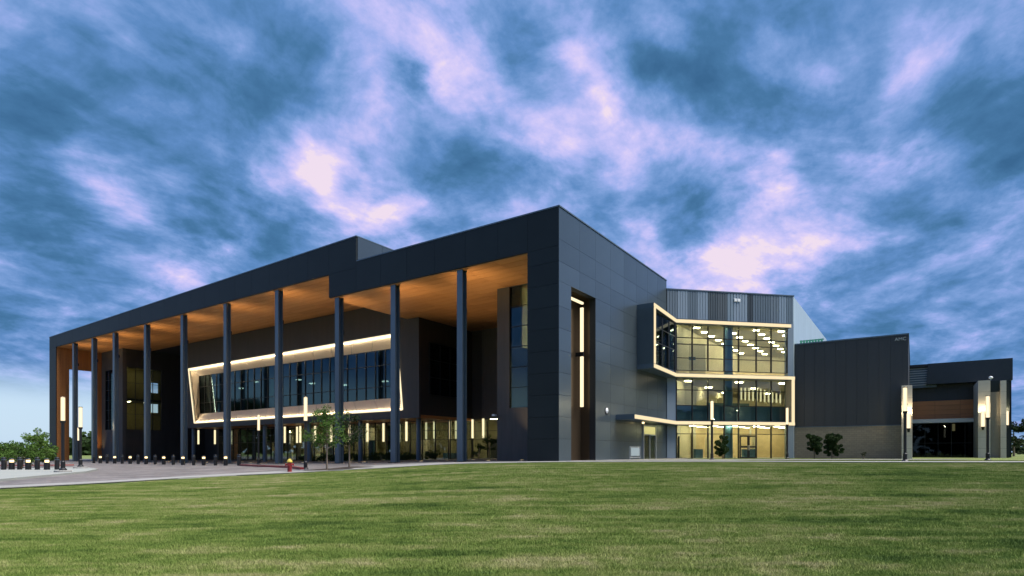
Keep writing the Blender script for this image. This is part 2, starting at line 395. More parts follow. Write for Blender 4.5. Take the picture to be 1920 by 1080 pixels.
def lawn_mat(name, blades=False):
    m = bpy.data.materials.new(name); m.use_nodes = True; t = m.node_tree; b = t.nodes['Principled BSDF']
    geo = t.nodes.new('ShaderNodeNewGeometry')
    def nz(scale, det, stretch, rot=0.0):
        mp = t.nodes.new('ShaderNodeMapping'); t.links.new(geo.outputs['Position'], mp.inputs[0])
        mp.inputs['Scale'].default_value = stretch; mp.inputs['Rotation'].default_value = (0, 0, rot)
        n = t.nodes.new('ShaderNodeTexNoise'); n.inputs['Scale'].default_value = scale; n.inputs['Detail'].default_value = det
        n.inputs['Roughness'].default_value = .62
        t.links.new(mp.outputs[0], n.inputs['Vector']); return n.outputs['Fac']
    def ma(op, a, b_, c=None):
        n = t.nodes.new('ShaderNodeMath'); n.operation = op
        for i, v_ in enumerate((a, b_, c)):
            if v_ is None: continue
            if isinstance(v_, (int, float)): n.inputs[i].default_value = v_
            else: t.links.new(v_, n.inputs[i])
        return n.outputs[0]
    a = nz(.9, 6, (.55, 1, 1), .12); c = nz(3.4, 5, (.6, 1, 1), .12); d = nz(.16, 3, (1, 1, 1)); e = nz(40, 3, (1, 1, 1))
    tr = nz(1.3, 3, (.10, 1, 1), .16)
    f = ma('MULTIPLY_ADD', ma('SUBTRACT', a, .5), 1.5, .5)
    f = ma('MULTIPLY_ADD', ma('SUBTRACT', c, .5), 1.3, f)
    f = ma('MULTIPLY_ADD', ma('SUBTRACT', d, .5), 1.0, f)
    f = ma('MULTIPLY_ADD', ma('SUBTRACT', e, .5), .6 if blades else .5, f)
    f = ma('MULTIPLY_ADD', ma('SUBTRACT', tr, .5), 1.5, f)
    r = t.nodes.new('ShaderNodeValToRGB'); t.links.new(f, r.inputs[0])
    k = 1.0
    S = [(0.0,(.042,.075,.014)),(.35,(.095,.14,.028)),(.6,(.145,.175,.05)),(.8,(.20,.205,.085)),(1,(.26,.24,.13))]
    k = 1.58
    if not blades: k = 1.05  # turf colour darkened to match the shade among the blades
    r.color_ramp.elements[0].position = 0; r.color_ramp.elements[0].color = (*[q*k for q in S[0][1]], 1)
    r.color_ramp.elements[1].position = 1; r.color_ramp.elements[1].color = (*[q*k for q in S[-1][1]], 1)
    for p_, q in S[1:-1]:
        x = r.color_ramp.elements.new(p_); x.color = (*[w_*k for w_ in q], 1)
    t.links.new(r.outputs[0], b.inputs['Base Color']); b.inputs['Roughness'].default_value = .75
    b.inputs['Specular IOR Level'].default_value = .2
    if not blades:
        bp = t.nodes.new('ShaderNodeBump'); bp.inputs['Strength'].default_value = .6; bp.inputs['Distance'].default_value = .05
        t.links.new(e, bp.inputs['Height']); t.links.new(bp.outputs[0], b.inputs['Normal'])
    return m
M_lawn = lawn_mat('lawn_turf'); M_blade = lawn_mat('grass_blades', True)
def grid_sheet(name, xs, ys, zf, m, kind='structure', parent=None):
    V = [(x, y, zf(x, y)) for y in ys for x in xs]; n = len(xs)
    Fc = [(j*n+i, j*n+i+1, (j+1)*n+i+1, (j+1)*n+i) for j in range(len(ys)-1) for i in range(n-1)]
    me = bpy.data.meshes.new(name); me.from_pydata(V, [], Fc); me.materials.append(m)
    o = bpy.data.objects.new(name, me); C.objects.link(o); o['kind'] = kind
    for p in me.polygons: p.use_smooth = True
    if parent: o.parent = parent
    return o
def axis(fine0, fine1, step, far):
    a = []; x = fine0
    while x <= fine1 + 1e-6: a.append(x); x += step
    g = step; lo = []; x = fine0
    while x > -far: g *= 1.35; x -= g; lo.append(x)
    g = step; hi = []; x = a[-1]
    while x < far: g *= 1.35; x += g; hi.append(x)
    return lo[::-1] + a + hi
ground = grid_sheet('ground', axis(-60, 60, 1.5, 3000), axis(-6, 72, 1.5, 3000), lambda x, y: G(x, y) - .004, M_lawn)

# pavers of the plaza
def paver_mat():
    m = bpy.data.materials.new('plaza_paver'); m.use_nodes = True; t = m.node_tree; b = t.nodes['Principled BSDF']
    geo = t.nodes.new('ShaderNodeNewGeometry'); mp = t.nodes.new('ShaderNodeMapping'); t.links.new(geo.outputs['Position'], mp.inputs[0])
    mp.inputs['Rotation'].default_value = (0, 0, -TH)
    br = t.nodes.new('ShaderNodeTexBrick'); t.links.new(mp.outputs[0], br.inputs['Vector'])
    br.inputs['Color1'].default_value = (.125,.115,.11,1); br.inputs['Color2'].default_value = (.175,.16,.155,1); br.inputs['Mortar'].default_value = (.07,.065,.065,1)
    br.inputs['Scale'].default_value = 1; br.inputs['Brick Width'].default_value = .42; br.inputs['Row Height'].default_value = .21; br.inputs['Mortar Size'].default_value = .012
    nz = t.nodes.new('ShaderNodeTexNoise'); nz.inputs['Scale'].default_value = .5; nz.inputs['Detail'].default_value = 6
    t.links.new(geo.outputs['Position'], nz.inputs['Vector'])
    mr = t.nodes.new('ShaderNodeMapRange'); t.links.new(nz.outputs['Fac'], mr.inputs['Value'])
    mr.inputs['From Min'].default_value = .3; mr.inputs['From Max'].default_value = .7; mr.inputs['To Min'].default_value = .65; mr.inputs['To Max'].default_value = 1.3
    mi = t.nodes.new('ShaderNodeVectorMath'); mi.operation = 'SCALE'; t.links.new(br.outputs['Color'], mi.inputs[0]); t.links.new(mr.outputs[0], mi.inputs['Scale'])
    t.links.new(mi.outputs[0], b.inputs['Base Color']); b.inputs['Roughness'].default_value = .8
    return m
M_paver = paver_mat()
def strip_sheet(name, xs, f0, f1, rows, dz, m, parent=None):
    V = []
    for x in xs:
        for j in range(rows+1):
            y = f0(x) + (f1(x)-f0(x))*j/rows; V.append((x, y, G(x, y)+dz))
    n = rows+1
    Fc = [(i*n+j, (i+1)*n+j, (i+1)*n+j+1, i*n+j+1) for i in range(len(xs)-1) for j in range(rows)]
    me = bpy.data.meshes.new(name); me.from_pydata(V, [], Fc); me.materials.append(m)
    o = bpy.data.objects.new(name, me); C.objects.link(o); o['kind'] = 'structure'
    return o
def frange(a, b, s):
    r = []; 
    while a < b: r.append(a); a += s
    r.append(b); return r
strip_sheet('plaza', frange(-130, 16, 1.0), lambda x: E(x)+.1, lambda x: 112, 80, .03, M_paver)
# concrete sidewalk along the lawn: slabs with open joints
WX = [(-30,2.4),(-19.3,2.6),(-15.5,3.0),(-12,5.0),(-8,6.4),(-2,5.0),(4,2.6),(60,2.4)]
def SW(x): return lerp_tab(WX, x)
swk = empty('sidewalk', (0,0,0), kind='structure')
strip_sheet('sidewalk_bed', frange(-28, 70, 1.0), lambda x: E(x)-.05, lambda x: E(x)+SW(x)+.05, 4, .036, M_conc)
x = -27.0
while x < 62:
    w_ = 1.8; rows = 2 if SW(x) > 4 else 1
    for j in range(rows):
        b = MB(); pts = []
        for (xx, tt) in ((x+.015, j/rows), (x+w_-.015, j/rows), (x+w_-.015, (j+1)/rows), (x+.015, (j+1)/rows)):
            y = E(xx) + SW(xx)*tt + (.02 if tt == j/rows else -.02); pts.append((xx, y, G(xx, y)))
        b.hex([(p[0], p[1], p[2]-.05) for p in pts], [(p[0], p[1], p[2]+.055) for p in pts])
        b.build('slab', M_conc, swk)
    x += w_
# path to the glazed entrance
strip_sheet('path', frange(5.5, 36, 1.0), lambda x: 42.5 + max(0, (x-10))*.12, lambda x: 45.5+ max(0, (x-10))*.10, 3, .04, M_conc)

# raised pale concrete island on the left of the plaza
isl_px = [(-60,885),(0,884),(60,881),(120,879.5),(165,880),(183,883),(160,888),(110,893),(60,898),(0,904),(-60,909)]
isl = [ground_hit(*p) for p in isl_px]
b = MB(); i0 = len(b.v)
n = len(isl)
b.v += [(p.x, p.y, p.z-.02) for p in isl] + [(p.x, p.y, p.z+.14) for p in isl]
cx_ = sum((p for p in isl), Vector())/n
b.v.append((cx_.x, cx_.y, cx_.z+.145))
b.f += [(k, (k+1)%n, n+(k+1)%n, n+k)[::-1] for k in range(n)] + [(n+k, n+(k+1)%n, 2*n)[::-1] for k in range(n)]
b.build('pavement', M_conc2)['kind'] = 'structure'

# ================================================================== MAIN HALL
hall = empty('arena_building', O_A, TH, 'long dark panelled arena hall with tall columned porch and orange wooden soffit', 'building')
L = 89.4; Z0 = 0.0
ZTR, ZBR, ZBL = 17.87, 15.28, 17.35        # right band top, soffit right, soffit left
def ZTL(x): return 20.02 + (x + 20.0) * (20.02 - 19.02) / 69.4   # sloping top of the raised part
XJ, XS = -23.6, -20.0                       # the step of the band below and above
XL = -86.8                                  # inner edge of the left leg
XR = -2.5
# backing of the front band and legs
MB().box(-L, XL-.0, .10, 1.65, Z0, ZBL-.02).build('end_leg', M_joint, hall)
b = MB()
b.box(XR, -.04, .10, 1.0, Z0, ZBR-.02)
frame = b.build('facade_frame', M_joint, hall)
b = MB()
b.hex([(-L, .10, ZBL), (XJ, .10, ZBL), (XJ, 19.9, ZBL), (-L, 19.9, ZBL)],
      [(-L, .10, ZTL(-L)), (XJ, .10, ZTL(XJ)), (XJ, 19.9, ZTL(XJ)), (-L, 19.9, ZTL(-L))])
b.hex([(XJ, .10, ZBR+.02), (XS, .10, ZBR+.02), (XS, 19.9, ZBR+.02), (XJ, 19.9, ZBR+.02)],
      [(XJ, .10, ZTL(XJ)), (XS, .10, ZTL(XS)), (XS, 19.9, ZTL(XS)), (XJ, 19.9, ZTL(XJ))])
b.box(XS, -.04, .10, 20.58, ZBR+.02, ZTR-.02)
roof = b.build('roof', M_joint, hall)
# coping along the top edge
b = MB()
b.hex([(-L-.05, -.03, ZTL(-L)+.0), (XS+.05, -.03, ZTL(XS)), (XS+.05, .35, ZTL(XS)), (-L-.05, .35, ZTL(-L))],
      [(-L-.05, -.03, ZTL(-L)+.09), (XS+.05, -.03, ZTL(XS)+.09), (XS+.05, .35, ZTL(XS)+.09), (-L-.05, .35, ZTL(-L)+.09)])
b.hex([(XS+.0, .35, ZTL(XS)), (XS+.06, .35, ZTL(XS)), (XS+.06, 19.9, ZTL(XS)), (XS, 19.9, ZTL(XS))],
      [(XS+.0, .35, ZTL(XS)+.09), (XS+.06, .35, ZTL(XS)+.09), (XS+.06, 19.9, ZTL(XS)+.09), (XS, 19.9, ZTL(XS)+.09)])
b.box(XS+.08, .05, -.03, .35, ZTR, ZTR+.09)
b.box(-.3, .05, .35, 20.6, ZTR, ZTR+.09)
b.build('coping', M_steel, hall)
# panels on the front: y from 0 to .10, proud of the backing
g = .008
def fpanel(x0, x1, zb0, zb1, zt0, zt1, m=M_panel, par=None):
    b = MB(); b.hex([(x0+g, 0, zb0+g), (x1-g, 0, zb1+g), (x1-g, .098, zb1+g), (x0+g, .098, zb0+g)],
                    [(x0+g, 0, zt0-g), (x1-g, 0, zt1-g), (x1-g, .098, zt1-g), (x0+g, .098, zt0-g)])
    return b.build('panel', m, par or frame)
x = XJ
while x > -L + .1:
    x2 = max(-L, x - 3.0)
    if x2 < -L + 1.2: x2 = -L
    fpanel(x2, x, ZBL, ZBL, ZTL(x2), ZTL(x)); x = x2
fpanel(XJ, XS, ZBR, ZBR, ZBL, ZBL); fpanel(XJ, XS, ZBL, ZBL, ZTL(XJ), ZTL(XS))
xs = [XS, -17, -14, -11, -8, -5, XR, 0]
for a, c in zip(xs, xs[1:]): fpanel(a, c, ZBR, ZBR, ZTR, ZTR)
ZJ = [15.28, 14.25, 12.76, 11.27, 9.80, 8.32, 6.84, 5.36, 3.88, 2.40, .80]
for zt, zb in zip(ZJ, ZJ[1:]): fpanel(XR, 0, zb, zb, zt, zt)
zl = [17.35, 14.3, 11.3, 8.3, 5.3, 2.6, .2]
for zt, zb in zip(zl, zl[1:]): fpanel(-L, XL, zb, zb, zt, zt)
# raised part's flank above the right roof
flank = MB().box(XS-.02, XS+.0, .12, 19.9, ZTR-.3, ZTL(XS)-.02).build('flank_wall', M_panel_r, hall)
for k in range(7):
    y0 = .15 + k*2.82
    o = inst('panel', boxmesh('panel', M_panel_r, .05, 2.79, ZTL(XS)-ZTR-.02), flank, (XS+.0, y0, ZTR+.0))

# ---- right-hand facade, local plane x = 0
side = MB()
NY0, NY1, NZ = 1.7, 5.46, 12.93
side.box(-.5, -.035, .10, NY0, Z0, ZTR-.03); side.box(-.5, -.035, NY1, 20.6, Z0, ZTR-.03); side.box(-.5, -.035, NY0, NY1, NZ, ZTR-.03)
side = side.build('side_wall', M_joint, hall)
YJ = [0, 2.95, 5.46, 8.07, 10.65, 13.2, 15.75, 18.2, 20.6]
ZJ2 = [17.87, 15.73, 14.25, 12.93, 11.27, 9.80, 8.32, 6.84, 5.36, 3.88, 2.40, .80]
def spanel(y0, y1, z0, z1):
    inst('panel', boxmesh('panel', M_panel_r, .033, y1-y0-2*g, z1-z0-2*g), side, (-.033, y0+g, z0+g))
for ya0, ya1 in zip(YJ, YJ[1:]):
    for zt, zb in zip(ZJ2, ZJ2[1:]):
        if zb >= NZ-.01 or ya0 >= NY1-.01: spanel(ya0, ya1, zb, zt)
        elif ya0 < .1: spanel(0, NY0, zb, zt)
# niche: bronze lining with the long light
nb = MB()
nb.box(-1.35, -1.25, NY0, NY1, Z0, NZ)
nb.box(-1.25, -.5, NY0-.06, NY0-.001, Z0, NZ); nb.box(-1.25, -.5, NY1+.001, NY1+.06, Z0, NZ); nb.box(-1.25, -.5, NY0, NY1, NZ+.001, NZ+.06)
niche = nb.build('niche', M_bronze, hall)
p0 = HR(1091, 577, -.75); p1 = HR(1091, 763, -.75); pm = HR(1091, 664, -.75)
for za, zb in ((p0.z, pm.z+.18), (pm.z-.18, p1.z)):
    MB().box(-.12, .12, -.07, .07, zb, za).build('light_tube', M_led, niche, (-.75, p0.y, 0), bevel=.02)
MB().box(-1.25, -.62, -.05, .05, 0, .3).build('light_bracket', M_black, niche, (0, p0.y, pm.z-.15))
MB().box(-.08, .08, NY0+.02, p0.y-.12, -.08, .08).build('light_tube', M_led, niche, (-.62, 0, 12.45), bevel=.02)
# small round wall lamp beside the niche
q = HR(1137, 770, 0)
wl_ = empty('round_wall_lamp', A2W(.0, q.y, q.z), TH, 'small round white wall lamp on the dark slate side wall', 'wall lamp')
d_ = MB().lathe([(.0, .13), (.12, .11), (.22, .05), (.25, 0)], 18).build('lens', M_white, wl_, smooth=True); d_.rotation_euler.y = R(90)
d_ = MB().lathe([(.30, -.0), (.30, .035), (.25, .05)], 18).build('rim', M_black, wl_); d_.rotation_euler.y = R(90)

# ---- columns of the porch
colx = [865, 740, 635, 522, 425, 344, 275, 216, 176, 140]
for px in colx:
    x = HA(px, HY, .4).x; zt = ZBR if x > XJ else ZBL
    b = MB(); b.box(-.27, .27, -.26, -.20, 0, zt-.01); b.box(-.27, .27, .20, .26, 0, zt-.01); b.box(-.05, .05, -.20, .20, 0, zt-.01)
    b.box(-.21, .21, -.20, -.17, 0, zt-.012) ; b.box(-.21, .21, .17, .20, 0, zt-.012)
    c = b.build('column', M_steel, hall, (x, .46, 0))
    MB().box(-.16, .16, .27, .42, zt-3.3, zt-2.9).build('uplight_head', M_black, c)
    ld = bpy.data.lights.new('uplight_lamp', 'SPOT'); ld.energy = 250; ld.spot_size = R(120); ld.spot_blend = 1.0; ld.color = (1.0, .66, .33); ld.shadow_soft_size = .06
    lo = bpy.data.objects.new('uplight_lamp', ld); C.objects.link(lo); lo.parent = c; lo.location = (0, .5, zt-2.85); lo.rotation_euler = (R(180-25), 0, 0)
    wz = G(*A2W(x, .46)[:2])
    MB().box(-.42, .42, -.40, .40, wz-.02, wz+.07).build('base_plate', M_black, c)

# ---- wooden soffit, panel by panel, right (low) and left (high)
def soffit(x0, x1, y0, y1, z, dx, dy):
    so = MB().box(x0, x1, y0, y1, z-.012, z-.002).build('soffit', M_joint, hall)
    nx = max(1, round((x1-x0)/dx)); ny = max(1, round((y1-y0)/dy)); wx = (x1-x0)/nx; wy = (y1-y0)/ny
    me = boxmesh('soffit_panel', M_wood, wx-.035, wy-.045, .05)
    for i in range(nx):
        for j in range(ny):
            inst('soffit_panel', me, so, (x0+i*wx+.01, y0+j*wy+.01, z-.062))
soffit(XJ+.02, XR-.0, .12, 18.5, ZBR, 3.0, .92)
soffit(XL, XJ-.02, .12, 9.8, ZBL, 5.0, .88)
MB().box(XJ-.02, XJ+.0, .12, 18.5, ZBR, ZBL).build('soffit_riser', M_wood, hall)

# ---- wall behind the porch, right piece with the tall window
def wallA(name, x0, x1, y0, y1, z0, z1, m, par=hall): return MB().box(x0, x1, y0, y1, z0, z1).build(name, m, par)
def window_grid(name, par, frame_m, pane_m, X0, X1, Zs, nx, plane, depth=.12, mw=.05, axis='x'):
    """mullion frame and one pane object per light. plane = local y (axis x) or local x (axis y)"""
    b = MB(); w = (X1-X0)/nx
    def bar(a0, a1, z0, z1, d0, d1):
        if axis == 'x': b.box(a0, a1, plane+d0, plane+d1, z0, z1)
        else: b.box(plane-d1, plane-d0, a0, a1, z0, z1)
    for i in range(nx+1): bar(X0+i*w-mw/2, X0+i*w+mw/2, Zs[0], Zs[-1], -depth, .04)
    for z in Zs: bar(X0, X1, z-mw/2, z+mw/2, -depth+.015, .03)
    fr = b.build(name, frame_m, par)
    for i in range(nx):
        for z0, z1 in zip(Zs, Zs[1:]):
            if axis == 'x': me = boxmesh('pane', pane_m, w-mw, .012, z1-z0-mw); loc = (X0+i*w+mw/2, plane-.03, z0+mw/2)
            else: me = boxmesh('pane', pane_m, .012, w-mw, z1-z0-mw); loc = (plane+.018, X0+i*w+mw/2, z0+mw/2)
            inst('pane', me, fr, loc)
    return fr
YW = 6.0
wa = HA(955, 765, YW); wb = HA(990, 533, YW)
wz0, wz1 = wa.z, HA(988, 531, YW).z
wallA('wall', -9.4, wa.x, YW, YW+.4, Z0, ZBR-.07, M_stonewall)
wallA('wall', wa.x, XR+.0, YW, YW+.4, Z0, wz0, M_stonewall)
window_grid('window', hall, M_mull, M_glass_mid, wa.x, XR, [wz0+(wz1-wz0)*k/6 for k in range(7)], 3, YW+.2)
MB().box(-7.4, -7.2, YW+.45, 10.4, 10.2, ZBR-.1).build('inner_wall', M_cream, hall)
wallA('wall', wa.x, XR, YW, YW+.4, wz1, ZBR-.07, M_stonewall)
wallA('wall', -9.4, -9.0, YW+.4, 18.5, Z0, ZBR-.07, M_stonewall)
wallA('inner_wall', XR-.0, XR+.3, 1.0, 18.5, Z0, ZBR-.07, M_char)
wallA('stair_core', -9.0, XR, 10.5, 10.8, Z0, ZBR-.1, M_cream)
for zf in (5.0, 9.3, 13.2): MB().box(-6.4, -4.6, 8.0, 8.35, zf, zf+.08).build('ceiling_light', M_fix2, hall)
# back wall of the porch and glazed ground floor under it
YB = 18.5
gz = 5.25
bx = HA(905, 700, YB).x
wallA('wall', -22.0, bx, YB, YB+.4, gz, ZBR-.07, M_char2)
wallA('wall', bx, -9.4, YB-.15, YB+.4, gz, ZBR-.07, M_stonewall)
window_grid('storefront', hall, M_mull, M_glass_clear, -22.0, -9.4, [.75, 2.9, 3.9, gz], 6, YB+.25)
# left piece
lw0, lw1 = HA(197, 700, YW).x, HA(213, 700, YW).x
wallA('wall', XL+.2, lw0, YW, YW+.4, Z0, ZBL-.07, M_stonewall)
wallA('wall', lw1, -79.4, YW, YW+.4, Z0, ZBL-.07, M_stonewall)
lz0, lz1 = HA(205, 806, YW).z, HA(205, 694, YW).z
wallA('wall', lw0, lw1, YW, YW+.4, Z0, lz0, M_stonewall); wallA('wall', lw0, lw1, YW, YW+.4, lz1, ZBL-.07, M_stonewall)
window_grid('window', hall, M_mull, M_glass_blue, lw0, lw1, [lz0+(lz1-lz0)*k/6 for k in range(7)], 2, YW+.2)
# its flank with the lit window
r0, r1 = HR(238, 700, -79.4).y, HR(303, 700, -79.4).y
rz1, rz0 = HR(260, 690, -79.4).z, HR(260, 806, -79.4).z
wallA('wall', -79.8, -79.4, YW+.4, r0, Z0, ZBL-.07, M_char2); wallA('wall', -79.8, -79.4, r1, YB, Z0, ZBL-.07, M_char2)
wallA('wall', -79.8, -79.4, r0, r1, Z0, rz0, M_char2); wallA('wall', -79.8, -79.4, r0, r1, rz1, ZBL-.07, M_char2)
window_grid('window', hall, M_mull, M_glass_clear, r0, r1, [rz0+(rz1-rz0)*k/4 for k in range(5)], 4, -79.6, axis='y')
hy0, hy1 = HR(283, 730, -85.3).y, HR(297, 730, -85.3).y
hz = [HR(290, q, -85.3).z for q in (774, 755, 737, 718)]
ir = MB().box(-85.5, -85.3, YW+.5, hy0, 1, ZBL-1).box(-85.5, -85.3, hy1, YB, 1, ZBL-1).box(-85.5, -85.3, hy0, hy1, 1, hz[0]).box(-85.5, -85.3, hy0, hy1, hz[1], hz[2]).box(-85.5, -85.3, hy0, hy1, hz[3], ZBL-1).build('inner_wall', mat('olive_wall', (.22,.19,.09), .8, var=.2), hall)
MB().box(-85.3, -79.9, YW+.6, 13.5, rz1+.6, rz1+.7).build('inner_ceiling', M_ceil, hall)
MB().box(-85.3, -79.9, YW+.6, 13.5, rz0-.6, rz0-.5).build('inner_floor', M_floor_in, hall)
MB().box(-85.3, -80.2, YW+.6, 13.5, (rz0+rz1)/2-.2, (rz0+rz1)/2+.0).build('inner_floor', M_darkin, hall)
for yy in (8.2, 10.6):
    for zz in (rz1+.52, (rz0+rz1)/2-.28): MB().box(-83.2, -82.4, yy, yy+.2, zz, zz+.06).build('ceiling_light', M_fix2, hall)
wallA('wall', -79.4, -68.4, YB, YB+.4, Z0, ZBL-.07, M_char2)
# end wall with the tall opening, lined with wooden boards
b = MB(); b.box(XL-.5, XL-.06, 5.0, YW+.4, Z0, ZBL-.07); b.box(XL-.5, XL-.06, 1.65, 5.0, 14.2, ZBL-.07)
ew = b.build('end_wall', M_joint, hall)
def board_y(y0, y1, z0, z1):
    n = max(1, round((y1-y0)/.4)); w = (y1-y0)/n
    me = boxmesh('board', M_woodv, .05, w-.015, z1-z0)
    for k in range(n): inst('board', me, ew, (XL-.05, y0+k*w+.007, z0))
board_y(.1, 1.65, .2, ZBL-.08); board_y(1.65, 5.0, 14.2, ZBL-.08); board_y(5.0, 6.0, .2, ZBL-.08)
MB().box(XL-.5, XL-.06, 4.95, 4.998, .2, 14.2).build('jamb', M_woodv, ew)
MB().box(XL-.5, XL-.06, 1.66, 1.70, .2, 14.2).build('jamb', M_woodv, ew)
wallA('inner_wall', XL-.0, XL+.2, YW-.0, YW+.4, Z0, ZBL-.07, M_stonewall)

# ---- the projecting upper volume with the lit, splayed window frame
YF = 9.8
tl, bl, br, tr = HA(354,692,YF), HA(365,793,YF), HA(755,768,YF), HA(744,626,YF)
cTR, cBR = HA(775,597,YF), HA(786,782,YF)
cTL, cBL = HA(349,660,YF), HA(352,806,YF)
zb = 5.02
XB0 = cTL.x; XT = -22.0; XBt = cBR.x
vol = MB()
def ring(o, i, y0, y1, mb):
    for k in range(4):
        a, c, d, e = o[k], o[(k+1)%4], i[(k+1)%4], i[k]
        mb.hex([(a[0], y0, a[1]), (c[0], y0, c[1]), (d[0], y0, d[1]), (e[0], y0, e[1])][::-1],
               [(a[0], y1, a[1]), (c[0], y1, c[1]), (d[0], y1, d[1]), (e[0], y1, e[1])][::-1])
o_ = [(XB0, zb), (XBt, zb), (XT, ZBL-.08), (XB0, ZBL-.08)]
i_ = [(bl.x, bl.z), (br.x, br.z), (tr.x, tr.z), (tl.x, tl.z)]
vm = MB(); ring(o_, i_, YF, YF+.25, vm)
volume = vm.build('upper_volume', M_char, hall)
# underside, flanks
b = MB(); b.poly([(XB0, YF+.25), (XBt, YF+.25), (XBt, YB), (XB0, YB)], zb, zb+.3); b.build('underside', M_woodv, volume)
b = MB(); b.hex([(XBt-.3, YF+.26, zb+.31), (XBt, YF+.26, zb+.31), (XBt, YB-.02, zb+.31), (XBt-.3, YB-.02, zb+.31)],
                [(XT-.3, YF+.26, ZBL-.1), (XT, YF+.26, ZBL-.1), (XT, YB-.02, ZBL-.1), (XT-.3, YB-.02, ZBL-.1)])
fw = b.build('flank', M_char2, volume)
MB().box(XB0, XB0+.3, YF+.26, YB-.02, zb+.31, ZBL-.1).build('flank', M_char2, volume)
# dark window on the flank
fy0, fy1 = HR(803, 700, XT).y, HR(858, 700, XT).y
fz0, fz1 = HR(830, 743, XT).z, HR(830, 648, XT).z
window_grid('flank_window', volume, M_mull, M_glass_dark, fy0, min(fy1, YB-1.0), [fz0+(fz1-fz0)*k/3 for k in range(4)], 3, XT+.16, axis='y')
# splayed reveal
YI = 11.3
itl, ibl, ibr, itr = HA(373,705,YI), HA(375,776,YI), HA(741,746,YI), HA(737,653,YI)
outer = [(p.x, YF-.02, p.z) for p in (bl, br, tr, tl)]; inner = [(p.x, YI, p.z) for p in (ibl, ibr, itr, itl)]
names = ['sill', 'jamb', 'lintel', 'jamb']
def lerp3(a, c, t): return tuple(a[k]+(c[k]-a[k])*t for k in range(3))
rev = MB().box(bl.x, br.x, YF+.26, YI-.02, bl.z-.5, bl.z-.42).build('reveal', M_joint, volume)
for k in range(4):
    a, c, d, e = outer[k], outer[(k+1)%4], inner[(k+1)%4], inner[k]
    n = 12 if k in (0, 2) else 1
    # outward direction of this reveal plane (away from the opening)
    off = [(0,0,-.08), (.08,0,0), (0,0,.08), (-.08,0,0)][k]
    for s in range(n):
        gp = .0006 if n > 1 else 0
        t0, t1 = s/n+gp, (s+1)/n-gp
        P = [lerp3(a, c, t0), lerp3(a, c, t1), lerp3(e, d, t1), lerp3(e, d, t0)]
        Q = [tuple(p[j]+off[j] for j in range(3)) for p in P]
        MB().hex(P, Q).build('reveal_panel', M_reveal, rev)
# led strips round the outer edge
def strip(a, c, w, par, m, name='led_strip', up=(0, 0, 1)):
    a = Vector(a); c = Vector(c); d = (c-a).normalized(); n1 = Vector((0, 1, 0)); n2 = d.cross(n1).normalized()
    b = MB(); h = w/2
    b.hex([tuple(a-n2*h-n1*.04), tuple(a+n2*h-n1*.04), tuple(a+n2*h+n1*.03), tuple(a-n2*h+n1*.03)],
          [tuple(c-n2*h-n1*.04), tuple(c+n2*h-n1*.04), tuple(c+n2*h+n1*.03), tuple(c-n2*h+n1*.03)])
    return b.build(name, m, par)
o3 = [Vector((p.x, YF-.05, p.z)) for p in (bl, br, tr, tl)]
for k in range(4): strip(o3[k], o3[(k+1)%4], .16, volume, M_led)
# light the reveals: long slim lamps tucked in the outer edge, shining inward
def area(name, loc, tgt, sx, sy, e, col, par, spread=180):
    d = bpy.data.lights.new(name, 'AREA'); d.shape = 'RECTANGLE'; d.size = sx; d.size_y = sy; d.energy = e; d.color = col; d.spread = R(spread)
    o = bpy.data.objects.new(name, d); C.objects.link(o); o.parent = par; o.location = loc
    z = (Vector(loc)-Vector(tgt[0])).normalized(); X = Vector(tgt[1]).normalized(); Y = z.cross(X).normalized(); X = Y.cross(z)
    o.rotation_euler = Matrix((X, Y, z)).transposed().to_euler(); return o
WARM = (1.0, .78, .48)
cen = Vector((0, 0, 0))
for k in range(4):
    a, c = o3[k], o3[(k+1)%4]; m_ = (a+c)/2; ln = (c-a).length
    d = (c-a).normalized(); inn = Vector((0,1,0)).cross(d).normalized()
    mid = sum(o3, Vector())/4
    if (mid-m_).dot(inn) < 0: inn = -inn
    pos = m_ + inn*.10 + Vector((0, .0, 0))
    tgt = Vector(inner[k])*.5 + Vector(inner[(k+1)%4])*.5
    side_t = pos + Vector((0, 1.0, 0)) - inn*.15
    area('reveal_lamp', tuple(pos + Vector((0,.04,0))), (tuple(side_t), tuple(d)), ln*.98, .10, ln*(14 if k in (0,2) else 6), WARM, volume)
# the curtain wall
zi0 = min(ibl.z, ibr.z); zi1 = max(itl.z, itr.z)
cw = window_grid('curtain_wall', volume, M_mull, M_glass_blue, itl.x-.0, itr.x+.3, [zi0, zi0+(zi1-zi0)*.28, zi0+(zi1-zi0)*.70, zi1], 26, YI+.12, mw=.07)
MB().box(XB0+.4, XT-.6, 16.6, 16.8, zb+.4, ZBL-.4).build('inner_wall', M_blue_in, volume)
MB().box(XB0+.4, XT-.6, YI+.4, 16.5, zi0-.4, zi0-.3).build('inner_floor', M_darkin, volume)
MB().box(XB0+.4, XT-.6, YI+.4, 16.5, zi1+.1, zi1+.2).build('inner_ceiling', M_darkin, volume)
for px in (385, 415, 468, 532, 606, 688):
    p = HA(px, 700, 12.6); MB().box(p.x-.45, p.x+.45, 12.3, 13.0, zi0-.3, zi1+.1).build('inner_column', M_joint, volume)
for px, py in ((407, 722), (646, 722), (722, 715), (452, 728), (560, 712), (585, 719), (690, 722), (480, 716)):
    p = HA(px, py, 13.6); MB().box(p.x-.35, p.x+.35, 13.4, 13.8, p.z-.05, p.z+.05).build('ceiling_light', M_fix2, volume)
